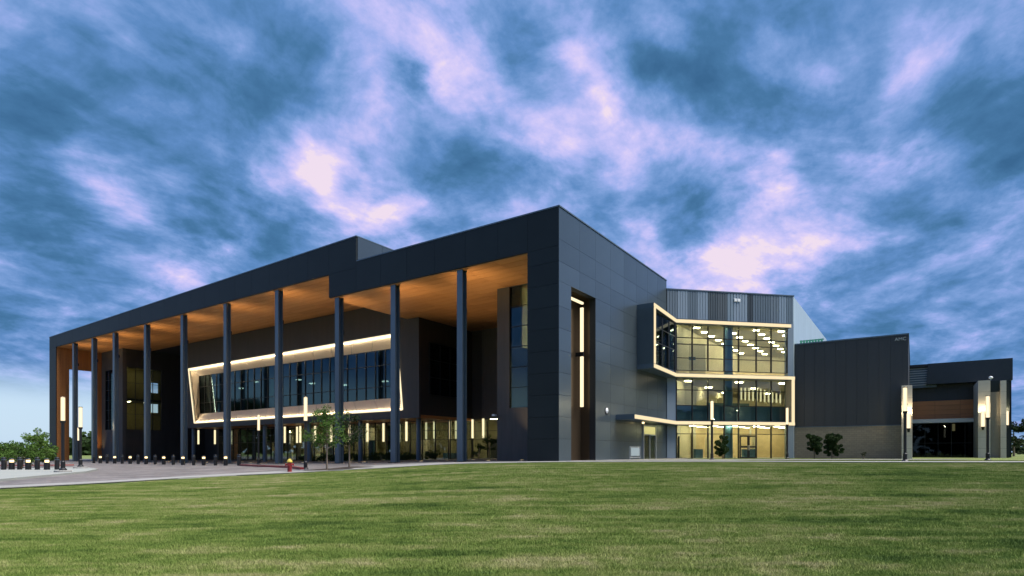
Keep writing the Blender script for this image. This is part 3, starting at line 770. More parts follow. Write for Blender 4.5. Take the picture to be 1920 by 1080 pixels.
# green number glowing behind the glass
p = HA(508, 751, 11.9)
fc = bpy.data.curves.new('number_sign', 'FONT'); fc.body = '3'; fc.size = 3.2; fc.extrude = .03; fc.align_x = 'CENTER'; fc.materials.append(M_green)
ns = bpy.data.objects.new('number_sign', fc); C.objects.link(ns)
pw = A2W(p.x, 11.9, HA(508, 741, 11.9).z-.0); ns.location = pw; ns.rotation_euler = (R(90), 0, TH)
pz = HA(508, 741, 11.9).z
ns = to_mesh(ns); tag(ns, 'green glowing number behind the long blue curtain wall glass', 'sign')

# ---- under the volume: slim posts, glazing, pendants
YG = 14.5
for px in (363, 497, 580, 676, 785):
    p = HA(px, HY, 10.9); MB().lathe([(.26, 0), (.26, zb-.002)], 14).build('post', M_steel, hall, (p.x, 10.9, 0), smooth=False)
window_grid('storefront', hall, M_mull, M_glass_clear, XB0+.5, -22.0, [.4, 2.9, 3.9, zb-.02], 24, YG)
window_grid('storefront', hall, M_mull, M_glass_clear, YG+.2, YB, [.7, 2.9, 3.9, zb-.02], 2, -22.0, axis='y')
MB().box(XB0, -9.2, 24.0, 24.3, 0, 6.2).build('lobby_wall', mat('lobby_tan', (.30,.27,.17), .8, var=.35, vscale=.35), hall)
MB().box(XB0+.3, -9.2, YG+.3, 24, .16, .2).build('lobby_floor', M_floor_in, hall)
MB().box(XB0, -9.2, YB+.45, 24, 5.4, 5.5).build('lobby_ceiling', M_ceil, hall)
MB().box(XB0-.2, XB0+.3, YG, 24, 0, zb-.03).build('lobby_wall', M_char2, hall)
MB().box(-9.6, -9.4, YB+.5, 24, 0, 5.4).build('lobby_wall', M_cream, hall)
rr = random.Random(3)
for k in range(16):                                    # counters, partitions and portals seen through the glass
    x = -66 + k*3.6 + rr.uniform(-.6, .6); y = rr.uniform(19, 23); h = rr.choice((1.1, 2.2, 2.8, 4.6)); w = rr.uniform(.7, 2.2)
    MB().box(x, x+w, y, y+.35, .3, .3+h).build('partition', rr.choice((M_darkin, M_blue_in, M_darkin, M_cream)), hall)
for k in range(9):
    x = -60 + k*5.6; MB().box(x, x+1.6, 20.4, 20.8, 5.3, 5.38).build('ceiling_light', M_fix2, hall)
pend = [(372,806,.5),(403,808,.8),(534,812,.7),(557,809,.9),(563,812,.9),(591,812,1),(621,812,1),(655,806,1),(689,806,1),(719,807,1),(762,802,1),(799,807,1),(814,805,1),(844,806,1),(855,805,1),(886,804,1),(906,803,1)]
pm_ = None
gp = 'tubular pendant lights hanging in the arena entrance'
order = ['first','second','third','fourth','fifth','sixth','seventh','eighth','ninth','tenth','eleventh','twelfth','thirteenth','fourteenth','fifteenth','sixteenth','seventeenth','eighteenth','nineteenth','twentieth']
for i, (px, py, _) in enumerate(pend):
    yl = (13.2 if i % 2 else 12.2) if px < 790 else (17.6 if i % 2 else 16.8)
    p = HA(px, py, yl); zc = (5.0 if px < 790 else ZBR-.1); ztop = min(p.z+1.05, zb-.2 if px < 790 else 9)
    root = empty('pendant_light', A2W(p.x, yl, 0), TH, 'cream tube pendant hanging in the entrance, %s counted from the left end' % order[i], 'pendant light', gp)
    MB().lathe([(.13, ztop-2.1), (.13, ztop)], 10).build('light_tube', M_pend, root)
    MB().lathe([(.14, ztop), (.14, ztop+.08), (.012, ztop+.09), (.012, zc)], 8).build('hanger', M_black, root)
# floodlight bracket on the right wall
p = HA(931, 778, YW-.25)
fl = empty('floodlight', A2W(p.x, YW, p.z), TH, 'small white floodlight sticking out from the grey porch wall', 'floodlight')
MB().box(-.28, .02, -.55, -.25, -.1, .06).build('lamp_head', M_white, fl, bevel=.02); MB().box(-.03, .03, -.25, 0, -.03, .03).build('bracket', M_steel, fl)

# warm uplights set in the ground, washing the wooden soffit
gpu = 'in-ground uplights between the porch columns'
def uplight(x, y, e, lab, spot=55, ang=0):
    w_ = A2W(x, y); z = G(w_.x, w_.y)
    r_ = empty('ground_uplight', (w_.x, w_.y, z+.03), TH, lab, 'uplight', gpu)
    MB().lathe([(.20, 0), (.20, .05), (.14, .055)], 14).build('ring', M_silver, r_)
    MB().lathe([(.13, .0), (.13, .058)], 12).build('lens', M_boll, r_)
    d = bpy.data.lights.new('uplight_lamp', 'SPOT'); d.energy = e; d.spot_size = R(spot); d.spot_blend = 1.0; d.color = (1.0, .68, .36); d.shadow_soft_size = .08
    o = bpy.data.objects.new('uplight_lamp', d); C.objects.link(o); o.parent = r_; o.location = (0, 0, .15); o.rotation_euler = (R(180+ang), 0, 0)
ux = [HA(px, HY, .4).x for px in colx]
for i, x in enumerate(ux):
    uplight(x+.9, 2.6, 520, 'in-ground uplight behind the %s porch column counted from the corner' % order[i], 50, 0)
uplight(-13.5, 8.0, 1500, 'in-ground uplight deep in the porch before the glazed entrance', 70)
uplight(-6.0, 4.6, 700, 'in-ground uplight at the foot of the grey wall with the tall window', 70)
uplight(XL+.7, 5.3, 500, 'in-ground uplight glowing at the foot of the wooden end wall', 50)
# mass of the hall behind the porch (seen only from aside)
MB().box(-86, -1.0, 24.4, 58, 0, 14.5).build('rear_wall', M_char2, hall)
MB().box(-86, -1.0, 19.95, 24.4, 5.6, 14.5).build('rear_wall', M_char2, hall)

# ================================================================== GLAZED WING
wing = empty('glass_wing', O_B, TB, 'glazed three-storey wing outlined by a folded cream light band', 'building')
ZW = 17.05
xe = 13.57
P = {}
XG0 = HB(1268, 700, 0).x; XG1 = HB(1476, 700, 0).x
yv = W2B(O_B + ya) ; V_ = Vector((yv.x, yv.y, 0))      # main hall's depth direction in wing coordinates
def vb(x, t): return (x + V_.x*t, V_.y*t)
DEP = 27
# striped metal band on top
zt = HB(1268, 596, -.3).z
band = MB().box(0, xe, .06, .4, zt, ZW).build('parapet', M_joint, wing)
stripe_px = [1251,1271,1290,1308,1328,1346,1364,1376,1402,1412,1445,1461,1475,1488]
tones = [(.15,.19,.22),(.25,.31,.36),(.13,.17,.20),(.24,.30,.35),(.08,.10,.11),(.10,.12,.13),(.20,.26,.30),(.25,.31,.36),(.05,.065,.075),(.12,.16,.19),(.15,.19,.22),(.24,.31,.37),(.14,.19,.23)]
sm = [mat('ribbed_metal_%d' % i, c, .4, .35, var=.06, vscale=1, stretch=(10, 10, .2)) for i, c in enumerate(tones)]
for i in range(13):
    a = HB(stripe_px[i], 575, .0).x; c = HB(stripe_px[i+1], 575, .0).x
    a = max(a, 0.0); c = min(c, xe)
    n = max(2, round((c-a)/.28)); w = (c-a)/n; b = MB()
    for k in range(n):                                  # standing ribs
        b.box(a+k*w, a+k*w+w*.82, 0, .05, zt+.02, ZW-.02); 
    b.box(a+.001, c-.001, .051, .058, zt+.02, ZW-.02)
    b.build('metal_strip', sm[i], band)
MB().box(-.05, xe+.05, -.05, .45, ZW, ZW+.12).build('coping', M_steel, wing)
# piers
pier_m = mat('blue_grey_pier', (.20,.26,.32), .45, .25, var=.08, vscale=.8)
MB().box(.0, XG0-.05, -.02, .5, 0, zt).build('pier', pier_m, wing)
MB().box(XG1+.05, xe-.02, -.02, .5, 0, zt).build('pier', pier_m, wing)
# floors
za = HB(1300, 704, -.9).z; zl_ = HB(1300, 793, -.9).z; zu = HB(1300, 603, -.9).z
def slab_poly(t0=.3): return [(.05, t0), (xe-.05, t0), vb(xe-.05, DEP), vb(.05, DEP)]
slabm = M_ceil
MB().poly(slab_poly(), 0.2, .92).build('floor_slab', M_floor_in, wing)
MB().poly(slab_poly(), zl_-.05, zl_+.35).build('floor_slab', slabm, wing)
MB().poly(slab_poly(), za-.1, za+.3).build('floor_slab', slabm, wing)
MB().poly(slab_poly(), zt+.05, zt+.35).build('ceiling', slabm, wing)
MB().poly([(.05, .42), (xe-.02, .42), vb(xe-.02, DEP), vb(.05, DEP)], ZW-.3, ZW-.02).build('roof', M_roof, wing)
a_, c_ = vb(0, DEP), vb(xe, DEP)
MB().poly([a_, c_, (c_[0], c_[1]+.3), (a_[0], a_[1]+.3)], 0, ZW-.02).build('back_wall', M_cream, wing)
MB().poly([(.0, .5), (.25, .5), vb(.25, DEP), vb(.0, DEP)], 0, ZW-.3).build('party_wall', M_cream, wing)
fw_ = MB().poly([(xe-.25, .5), (xe-.12, .5), vb(xe-.12, DEP), vb(xe-.25, DEP)], 0, ZW-.3).build('flank_wall', M_cream, wing)
M_flank = mat('pale_flank_metal', (.40,.50,.54), .42, .3, var=.05, vscale=.5)
n = 17
for k in range(n):                                     # flank cladding, sheet by sheet
    t0 = .05 + k*DEP/n; t1 = t0 + DEP/n - .03
    MB().poly([vb(xe-.10, t0), vb(xe, t0), vb(xe, t1), vb(xe-.10, t1)], 0, ZW-.02).build('metal_sheet', M_flank, fw_)
# glazing, three tiers
xs_px = [1268,1298,1327.5,1358,1385,1418,1446,1476]
gx = [HB(p, 700, 0).x for p in xs_px]
def glaze(zs, name, m):
    b = MB()
    for x in gx: b.box(x-.035, x+.035, -.07, .12, zs[0], zs[-1])
    for z in zs: b.box(gx[0], gx[-1], -.05, .10, z-.03, z+.03)
    fr = b.build(name, M_mull, wing)
    for i in range(7):
        for z0, z1 in zip(zs, zs[1:]):
            inst('pane', boxmesh('pane', m, gx[i+1]-gx[i]-.07, .012, z1-z0-.06), fr, (gx[i]+.035, .02, z0+.03))
    return fr
zz = lambda py: HB(1372, py, 0).z
g3 = glaze([zz(697), zz(674), zz(648.5), zz(636.5), zz(608)], 'glazing', M_glass_clear)
g2 = glaze([zz(789.5), zz(761.5), zz(733), zz(708)], 'glazing', M_glass_clear)
g1 = glaze([.85, zz(814), zz(798)], 'glazing', M_glass_clear)
# blue lower tier on the middle floor is a solid balustrade behind the glass
MB().box(gx[0], gx[-1], .3, .38, zz(789), zz(761)).build('balustrade', mat('blue_spandrel', (.10,.19,.26), .3, .2), wing)
MB().box(gx[4], gx[-1]-.3, 6.0, 6.1, zz(789)+.3, zz(757)+.6).build('balustrade', mat('blue_spandrel', (.1,.19,.26)), wing)
# double door
dx0, dx1 = HB(1386, 840, 0).x, HB(1418, 840, 0).x
door = MB(); zd = zz(816)
for a, c in ((dx0, dx0+.12), ((dx0+dx1)/2-.12, (dx0+dx1)/2+.12), (dx1-.12, dx1)): door.box(a, c, -.14, -.08, .86, zd)
for z in (.86, 1.95, zd-.16): door.box(dx0+.001, dx1-.001, -.135, -.082, z, z+.16)
door = door.build('door', M_black, wing)
for s in (-1, 1): MB().box((dx0+dx1)/2+s*.07-.015, (dx0+dx1)/2+s*.07+.015, -.20, -.142, 1.7, 2.2).build('handle', M_silver, door)
# interior: blue column, fixtures, pendants, ground-floor furniture
cxx = HB(1365, 700, 1.6).x
for z0, z1 in ((.92, zl_-.06), (zl_+.36, za-.11), (za+.31, zt+.04)):
    MB().lathe([(.42, z0), (.42, z1)], 18).build('inner_column', mat('blue_column', (.08,.20,.32), .5), wing, (cxx+.1, 1.7, 0), smooth=False)
def fixtures(zc, rows, t0, dt, n, wid=1.5, dep=.45):
    me = boxmesh('ceiling_light', M_fix, wid, dep, .06)
    for xr in rows:
        for k in range(n):
            t = t0 + k*dt; p = vb(xr, t)
            if p[0]: inst('ceiling_light', me, wing, (p[0], p[1], zc-.07))
fixtures(zt+.05, (1.2, 4.6, 8.0, 10.9), 2.2, 2.7, 9, .60, .16)
fixtures(za-.1, (.9, 6.5, 11.5), 3.0, 7.0, 3, .7, .25)
fixtures(zl_-.05, (1.0, 3.4, 5.8, 8.2, 10.6), 1.6, 2.6, 4, .6, .2)
for k in range(11):                                     # cluster of upright tubes on the middle floor
    px = 1390 + k*7.3; zt_ = zz(720 + k*2.0); 
    p = HB(px, 735, 7.0)
    zc = HB(px, 718+k*2.2, 7).z; ze = HB(px, 750+k*.6, 7).z
    MB().lathe([(.09, ze), (.09, zc)], 8).build('pendant_tube', M_pend, wing, (p.x, 7.0, 0))
    MB().lathe([(.02, zc), (.02, za-.1)], 6).build('pendant_wire', M_silver, wing, (p.x, 7.0, 0))
MB().box(9.0, xe+11.5, 12.0, 12.15, zl_+.36, za-.8).build('inner_wall', M_cream, wing)
MB().box(.3, 6.8, 5.0, 5.15, za+.32, zt-1.3).build('inner_wall', M_cream, wing)
MB().box(.3, 5.2, 4.0, 4.15, zl_+.36, za-.5).build('inner_wall', M_cream, wing)
for (x0, x1, z0, z1) in ((.9, 2.0, zz(668), zz(645)), (3.3, 5.6, zz(661), zz(655)), (1.0, 2.2, zz(755), zz(736))):
    o = MB().box(x0, x1, 3.9 if z1 < za else 4.9, 3.98 if z1 < za else 4.98, z0, z1).build('screen', M_blue_in, wing)
MB().box(.3, xe+5.6, 6.2, 6.4, .92, zl_-.1).build('inner_wall', mat('tan_wall', (.62,.50,.32), .8, var=.15), wing)
M_or = mat('orange_art', (.55,.22,.05), .7, var=.2)
MB().lathe([(.55, -.03), (.55, .03)], 24).build('wall_disc', M_or, wing, (HB(1286, 825, 6.1).x, 6.1, HB(1286, 828, 6.1).z)).rotation_euler.x = R(90)
for x, w, y, h, m in ((4.6, .8, 3.0, .9, M_blue_in), (9.8, 1.3, 2.6, .9, M_blue_in), (7.0, .5, 5.0, 2.2, M_cream), (11.2, .35, 3.0, 2.3, M_cream), (2.4, .12, 2.4, 2.6, M_darkin), (5.4, .3, 5, 2.7, M_cream)):
    MB().box(x, x+w, y, y+.5, .92, .92+h).build('counter', m, wing)
for px in (1273, 1302, 1331, 1407):
    p = HB(px, 808, 1.2); MB().box(p.x-.06, p.x+.06, 1.15, 1.27, HB(px, 818, 1.2).z, HB(px, 799, 1.2).z).build('light_tube', M_pend, wing)

# ---- the folded band: upper, middle, lower shelves following one plan line
def planA(x, y): q = W2B(A2W(x, y)); return (q.x, q.y)
c0 = HB(1268, 700, -.9); C0 = (c0.x, -.9)
yU = HR(1226, 600, 1.5).y; yU0 = yU
c1 = planA(1.5, yU); w1 = planA(0.005, yU)
yLc = HR(1190, 781, 1.6).y; c2 = planA(1.6, yLc); w2 = planA(0.005, yLc)
back = planA(.005, 20.55)
def shelf(front, xend, zc, h, wpt, name):
    pts = [wpt, front, C0, (xend, -.9), (xend, -.075), (.3, -.075), back]
    s = MB().poly(pts, zc-h/2, zc+h/2).build(name, M_steel, wing)
    # led line on the front edges
    for p, q in ((front, C0), (C0, (xend, -.9))):
        a = Vector((*p, 0)); c = Vector((*q, 0)); d = (c-a).normalized(); nrm = Vector((d.y, -d.x, 0))
        b = MB(); lo = zc-h/2+.05; hi = zc+h/2-.05
        b.hex([tuple(a+Vector((0,0,lo))), tuple(a+nrm*.05+Vector((0,0,lo))), tuple(c+nrm*.05+Vector((0,0,lo))), tuple(c+Vector((0,0,lo)))][::-1],
              [tuple(a+Vector((0,0,hi))), tuple(a+nrm*.05+Vector((0,0,hi))), tuple(c+nrm*.05+Vector((0,0,hi))), tuple(c+Vector((0,0,hi)))][::-1])
        b.build('led_strip', M_led_dim, s)
    return s
xU = HB(1483, 605, -.9).x; xM = HB(1490, 705, -.9).x
H_ = .40
shelf(c1, xU, zu, H_, w1, 'light_band'); shelf(c1, xM, za, H_, w1, 'light_band'); shelf(c2, xM, zl_, H_, w2, 'light_band')
# vertical return at the right end, between the middle and lower shelves
vr = MB().box(xM-.36, xM, -.9, -.03, zl_+H_/2, za-H_/2).build('light_band', mat('lit_return', (.42,.36,.26), .6), wing)  # warm tan base colour stands in for LED light on the return
MB().box(xM-.33, xM-.03, -.95, -.902, zl_+H_/2-.05, za-H_/2+.05).build('led_strip', M_led_dim, vr)
# vertical edge and cheek of the box at the left, standing off the hall's side wall
chk = MB().poly([w1, c1, planA(1.5, yU+.35), planA(0.005, yU+.35)], za+H_/2, zu-H_/2).build('cheek', M_panel_r, wing)
e0 = Vector((*c1, 0)); e1 = Vector((*planA(1.5, yU+.33), 0)); nr = Vector((*planA(1.56, yU), 0)) - e0
b = MB(); b.hex([tuple(e0), tuple(e0+nr), tuple(e1+nr), tuple(e1)], [tuple(q+Vector((0,0,zu-za-H_))) for q in (e0, e0+nr, e1+nr, e1)])
o = b.build('led_strip', M_led_dim, wing, (0, 0, za+H_/2))
# glass of the folded window at the left
pts = [planA(1.0, yU+.5), planA(1.0, 16.7), planA(1.0, 18.4), planA(1.0, 20.1)]
fg = MB()
for p in pts: fg.box(p[0]-.05, p[0]+.05, p[1]-.05, p[1]+.05, za+H_/2, zu-H_/2)
for z in (za+H_/2+.04, za+2.3, za+3.6, zu-H_/2-.04):
    for p, q in zip(pts, pts[1:]): fg.tube([(*p, z), (*q, z)], [.045, .045], 4)
fg = fg.build('corner_window', M_mull, wing)
for p, q in zip(pts, pts[1:]):
    for z0, z1 in ((za+.3, za+2.3), (za+2.3, za+3.6), (za+3.6, zu-.3)):
        MB().poly([p, q, (q[0]+.012, q[1]+.008), (p[0]+.012, p[1]+.008)], z0+.04, z1-.04).build('pane', M_glass_dark, fg)
# lit doorway recess under the lower shelf, in the hall's side wall
dA0, dA1 = HR(1205, 830, 0).y, HR(1229, 830, 0).y
dd = MB(); dd.box(.0, .10, dA0, dA0+.12, .8, 3.9); dd.box(0, .10, dA1-.12, dA1, .8, 3.9); dd.box(0, .10, dA0+.12, dA1-.12, 3.78, 3.9); dd.box(0, .09, dA0+.12, dA1-.12, 3.0, 3.1); dd.box(0, .08, (dA0+dA1)/2-.05, (dA0+dA1)/2+.05, .8, 3.0)
dd = dd.build('side_door', M_silver, hall)
MB().box(.01, .03, dA0+.12, dA1-.12, .85, 3.0).build('door_pane', mat('door_glass', (.03,.035,.02), .1, spec=.8), dd)
MB().box(.01, .03, dA0+.12, dA1-.12, 3.1, 3.78).build('transom_pane', mat('lit_transom', (.3,.3,.1), .3, emit=(.9,.8,.3), estr=.35), dd)
p = HR(1206, 797, .5)
MB().lathe([(.10, 0), (.10, .12)], 12).build('soffit_lamp', M_boll, dd, (.5, p.y, 4.27-H_/2-.13))
# small white sign on the parapet
p = HB(1382, 563, -.04)
sg = empty('parapet_sign', O_B + xb*p.x + Vector((0,0,p.z)), TB, 'small white sign plate on the striped metal parapet above the glass', 'sign')
MB().box(-.33, -.03, -.09, -.02, -.14, .14).build('sign_plate', M_white, sg, bevel=.02); MB().box(.03, .33, -.09, -.02, -.15, .13).build('sign_plate', M_white, sg, bevel=.02)
MB().box(-.3, .3, -.025, .0, -.03, .03).build('bracket', M_silver, sg)

# ================================================================== METAL HALL on the right
yH = W2A(O_B + xb*xe).y + .5
xh0 = W2A(O_B + xb*xe).x + .02
m1 = HA(1703, 627, yH); m2 = HA(1703, 797, yH); m3 = HA(1600, 798, yH)
zH = m1.z; zbk = m2.z; xh1 = m1.x
mh = empty('metal_hall', O_A, TH, 'windowless dark metal-clad hall on a tan block base', 'building')
core = MB().box(xh0+.0, xh1-.08, yH+.08, yH+34, 0, zH-.05).build('wall', M_joint, mh)
M_dm = mat('dark_ribbed_metal', (.034,.040,.047), .55, .2, var=.10, vscale=.6, stretch=(4, 4, .3))
x = xh0; k = 0
while x < xh1 - .2:
    w = min(.9, xh1-x); b = MB(); b.box(x+.006, x+w-.006, yH, yH+.07, zbk, zH)
    b.build('metal_sheet', M_dm, core); x += w
b = MB()
for k in range(24): b.box(xh1-.07, xh1+.0, yH+.01+k*1.4, yH+1.39+k*1.4, zbk, zH)
b.build('metal_sheet', M_dm, core)
MB().box(xh0, xh1+.06, yH-.05, yH+34, zH, zH+.12).build('coping', M_steel, mh)
def block_mat(name, c1, c2, mortar):
    m = bpy.data.materials.new(name); m.use_nodes = True; t = m.node_tree; b = t.nodes['Principled BSDF']
    co = t.nodes.new('ShaderNodeTexCoord'); mp = t.nodes.new('ShaderNodeMapping'); t.links.new(co.outputs['Object'], mp.inputs[0]); mp.inputs['Rotation'].default_value = (R(90), 0, 0)
    br = t.nodes.new('ShaderNodeTexBrick'); t.links.new(mp.outputs[0], br.inputs['Vector']); br.inputs['Scale'].default_value = 1
    br.inputs['Color1'].default_value = (*c1, 1); br.inputs['Color2'].default_value = (*c2, 1); br.inputs['Mortar'].default_value = (*mortar, 1)
    br.inputs['Brick Width'].default_value = .4; br.inputs['Row Height'].default_value = .2; br.inputs['Mortar Size'].default_value = .01
    t.links.new(br.outputs['Color'], b.inputs['Base Color']); b.inputs['Roughness'].default_value = .85
    bp = t.nodes.new('ShaderNodeBump'); bp.inputs['Strength'].default_value = .4; bp.inputs['Distance'].default_value = .01; t.links.new(br.outputs['Fac'], bp.inputs['Height']); bp.invert = True
    t.links.new(bp.outputs[0], b.inputs['Normal']); return m
M_block = block_mat('tan_block', (.225,.195,.15), (.27,.235,.18), (.16,.14,.11))
MB().box(xh0, xh1+.04, yH-.08, yH+.3, 0, zbk-.02).build('block_base', M_block, mh)
MB().box(xh0, xh1+.06, yH-.12, yH+.3, zbk-.018, zbk+.05).build('flashing', M_steel, mh)
# illegible small lettering plate: four pale letters
p = HA(1688.5, 634, yH-.04)
fc = bpy.data.curves.new('wall_lettering', 'FONT'); fc.body = 'AMC'; fc.size = .42; fc.extrude = .02; fc.align_x = 'CENTER'; fc.materials.append(mat('letter_metal', (.42,.46,.47), .5))
wls = bpy.data.objects.new('wall_lettering', fc); C.objects.link(wls); wls.location = A2W(p.x, yH-.05, p.z-.22); wls.rotation_euler = (R(90), 0, TH)
wls = to_mesh(wls); tag(wls, 'pale grey lettering high on the corner of the dark metal hall', 'sign')
# green-lit plant screen on the roof behind
p = HA(1500, 637, yH+2.0); p2 = HA(1538, 637, yH+2.0)
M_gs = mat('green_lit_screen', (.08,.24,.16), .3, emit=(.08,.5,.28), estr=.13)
gs = empty('roof_screen', A2W(p.x, yH+2.0, zH+.12), TH, 'green glowing screen on the roof edge beside the pale flank wall', 'screen')
b = MB()
for k in range(8): b.box(k*.27, k*.27+.2, -.02, .02, 0, .62)
b.build('slat', M_gs, gs)['kind'] = 'stuff'; MB().box(-.02, 2.2, .021, .06, .5, .6).build('rail', M_steel, gs)

# ================================================================== STONE WING far right
yS = 52.3
sw = empty('stone_wing', O_A, TH, 'low wing with limestone piers, brown panel band and dark overhanging roof', 'building')
sx0 = HA(1700, 700, yS).x; sx1 = HA(1890, 700, yS).x
zr1 = HA(1898, 671, yS-1.5).z; 
zr0 = HA(1899, 712, yS-1.5).z; xr1 = HA(1899, 700, yS-1.5).x
zcl = HA(1737, 717, yS-1.5)
# roof wedge with clerestory louvre
MB().hex([(zcl.x, yS-1.5, zr0), (xr1, yS-1.5, zr0), (xr1, yS+20, zr0), (zcl.x, yS+20, zr0)],
         [(HA(1740, 690, yS-1.5).x, yS-1.5, zr1), (xr1, yS-1.5, zr1), (xr1, yS+20, zr1), (HA(1740, 690, yS-1.5).x, yS+20, zr1)]).build('roof', mat('dark_roof_metal', (.02,.028,.036), .4, .3, var=.1), sw)
MB().box(sx0-3, HA(1745, 690, yS-1.3).x, yS-1.3, yS+20, HA(1720, 690, yS-1.3).z+.1, zr1-.003).build('roof_edge', M_mull, sw)
lv = MB().box(sx0-1, zcl.x+1.0, yS-.7, yS+3, zr0-.3, HA(1720, 690, yS-1.3).z+.1).build('louvre', M_steel, sw)
z = zr0
while z < HA(1720, 690, yS-.7).z:
    inst('slat', boxmesh('slat', M_silver, zcl.x+1.0-(sx0-1), .10, .06), lv, (sx0-1, yS-.82, z)); z += .28
zm1, zm0, zb0, zc0 = HA(1770, 719, yS).z, HA(1770, 751, yS).z, HA(1770, 786, yS).z, HA(1770, 793, yS).z
MB().box(sx0-2, sx1+.2, yS+.06, yS+.4, zb0, zr0+.1).build('wall', M_joint, sw)
x = sx0-2
while x < sx1:
    MB().box(x+.01, min(x+1.0, sx1)-.01, yS, yS+.055, zm0, zr0).build('metal_sheet', M_dm, sw); x += 1.0
M_brown = mat('brown_panel', (.48,.20,.08), .6, 0, var=.12, vscale=.8, stretch=(.5, .5, 4))
n = 4
for k in range(n):
    h = (zm0-zb0)/n; x = sx0-2
    while x < sx1:
        MB().box(x+.01, min(x+2.4, sx1)-.01, yS-.04, yS+.055, zb0+k*h+.01, zb0+(k+1)*h-.01).build('panel', M_brown, sw); x += 2.4
MB().box(sx0-2, sx1, yS-1.2, yS, zc0, zb0).build('canopy', M_silver, sw)
window_grid('glazing', sw, M_mull, M_glass_dark, sx0-2, sx1, [.9, 2.6, zc0], 9, yS+.3)
MB().box(sx0-3, sx1+.5, yS+6, yS+6.2, 0, zr0).build('inner_wall', M_darkin, sw)
MB().box(sx0-3, sx1+.0, yS+.4, yS+6, zc0-.1, zc0-.02).build('inner_ceiling', M_darkin, sw)
MB().box(sx1, sx1+.3, yS, yS+20, 0, zr0).build('end_wall', M_panel, sw)
p = HA(1788, 800, yS+1.0)
pl = empty('pendant_light', A2W(p.x, yS+1.0, 0), TH, 'small cream tube pendant inside the dark glazed entrance of the low wing', 'pendant light')
MB().lathe([(.14, p.z-.5), (.14, p.z+.55)], 10).build('light_tube', M_pend, pl); MB().lathe([(.02, p.z+.55), (.02, zc0-.03)], 6).build('hanger', M_black, pl)
# piers
def pier(px0, px1, pytop, yl, par, dep=1.2, cap=True):
    a = HA(px0, 800, yl); c = HA(px1, 800, yl); zt_ = HA((px0+px1)/2, pytop, yl).z; o = None
    n = max(3, round((zt_-.7)/1.2)); h = (zt_-.7)/n
    core = MB().box(a.x+.02, c.x-.02, yl+.03, yl+dep-.02, 0, zt_-.03).build('pier', M_joint, par)
    for k in range(n): inst('stone_block', boxmesh('stone_block', M_pier, c.x-a.x, dep, h-.015), core, (a.x, yl, .7+k*h))
    return a.x, c.x, zt_
pier(1690.5, 1710.5, 722, yH-1.6, mh, 1.4)
yP = 45.5
pA = pier(1834, 1857, 713, yP, sw, 6.0)
pB = pier(1876, 1887, 713, yP, sw, 6.0)
MB().box(pA[1]+.01, pB[0]-.01, yP+.5, yP+6, .6, HA(1866, 735, yP+.5).z).build('pier_infill', mat('tan_pier', (.27,.245,.2), .85, var=.1), sw)
MB().box(pA[1]+.01, pB[0]-.01, yP+.5, yP+6, HA(1866, 735, yP+.5).z, pA[2]-.05).build('dark_head', M_panel, sw)
MB().box(pB[1]+.01, HA(1893, 800, yP+1).x, yP+1, yS+4, .6, pA[2]-.02).build('dark_flank', M_panel, sw)
p = HA(1858, 709, yP+.2)
rl = empty('roof_floodlight', A2W(p.x, yP+.3, pA[2]), TH, 'small white floodlight standing on top of the limestone pier', 'floodlight')
MB().lathe([(.05, 0), (.05, .15)], 8).build('stem', M_silver, rl); MB().lathe([(.0, .42), (.14, .38), (.2, .26), (.14, .15)][::-1], 12).build('lamp_head', M_white, rl, smooth=True)
# wall sconces on the piers
def sconce(px, py0, py1, yl, lab, wpx):
    a = HA(px, py0, yl); c = HA(px, py1, yl); w = wpx*.8/2/F*(A2W(a.x, yl).y)
    r_ = empty('wall_sconce', A2W(a.x, yl+.35, c.z), TH, lab, 'wall lamp', 'tube sconces on the limestone piers')
    MB().lathe([(w, 0), (w, a.z-c.z)], 14).build('light_tube', M_tube, r_, (0, -.35, 0))
    MB().lathe([(w*.5, -.35), (w*.8, -.02), (w*.8, 0)], 12).build('holder', M_black, r_, (0, -.35, 0))
    MB().box(-.05, .05, -.35, .0, -.3, -.2).build('bracket', M_black, r_)
    d = bpy.data.lights.new('sconce_glow', 'POINT'); d.energy = 60; d.color = (1, .78, .45); d.shadow_soft_size = .1
    o = bpy.data.objects.new('sconce_glow', d); C.objects.link(o); o.parent = r_; o.location = (0, -.55, a.z-c.z+.15)
sconce(1703.5, 775, 803, yH-2.0, 'glowing tube sconce on the pier at the corner of the metal hall', 9)
sconce(1843, 771, 800, yP-.4, 'glowing tube sconce on the broad pier of the low wing', 8)
sconce(1888.5, 771, 797, yP+.6, 'glowing tube sconce on the outermost dark flank of the low wing', 6)

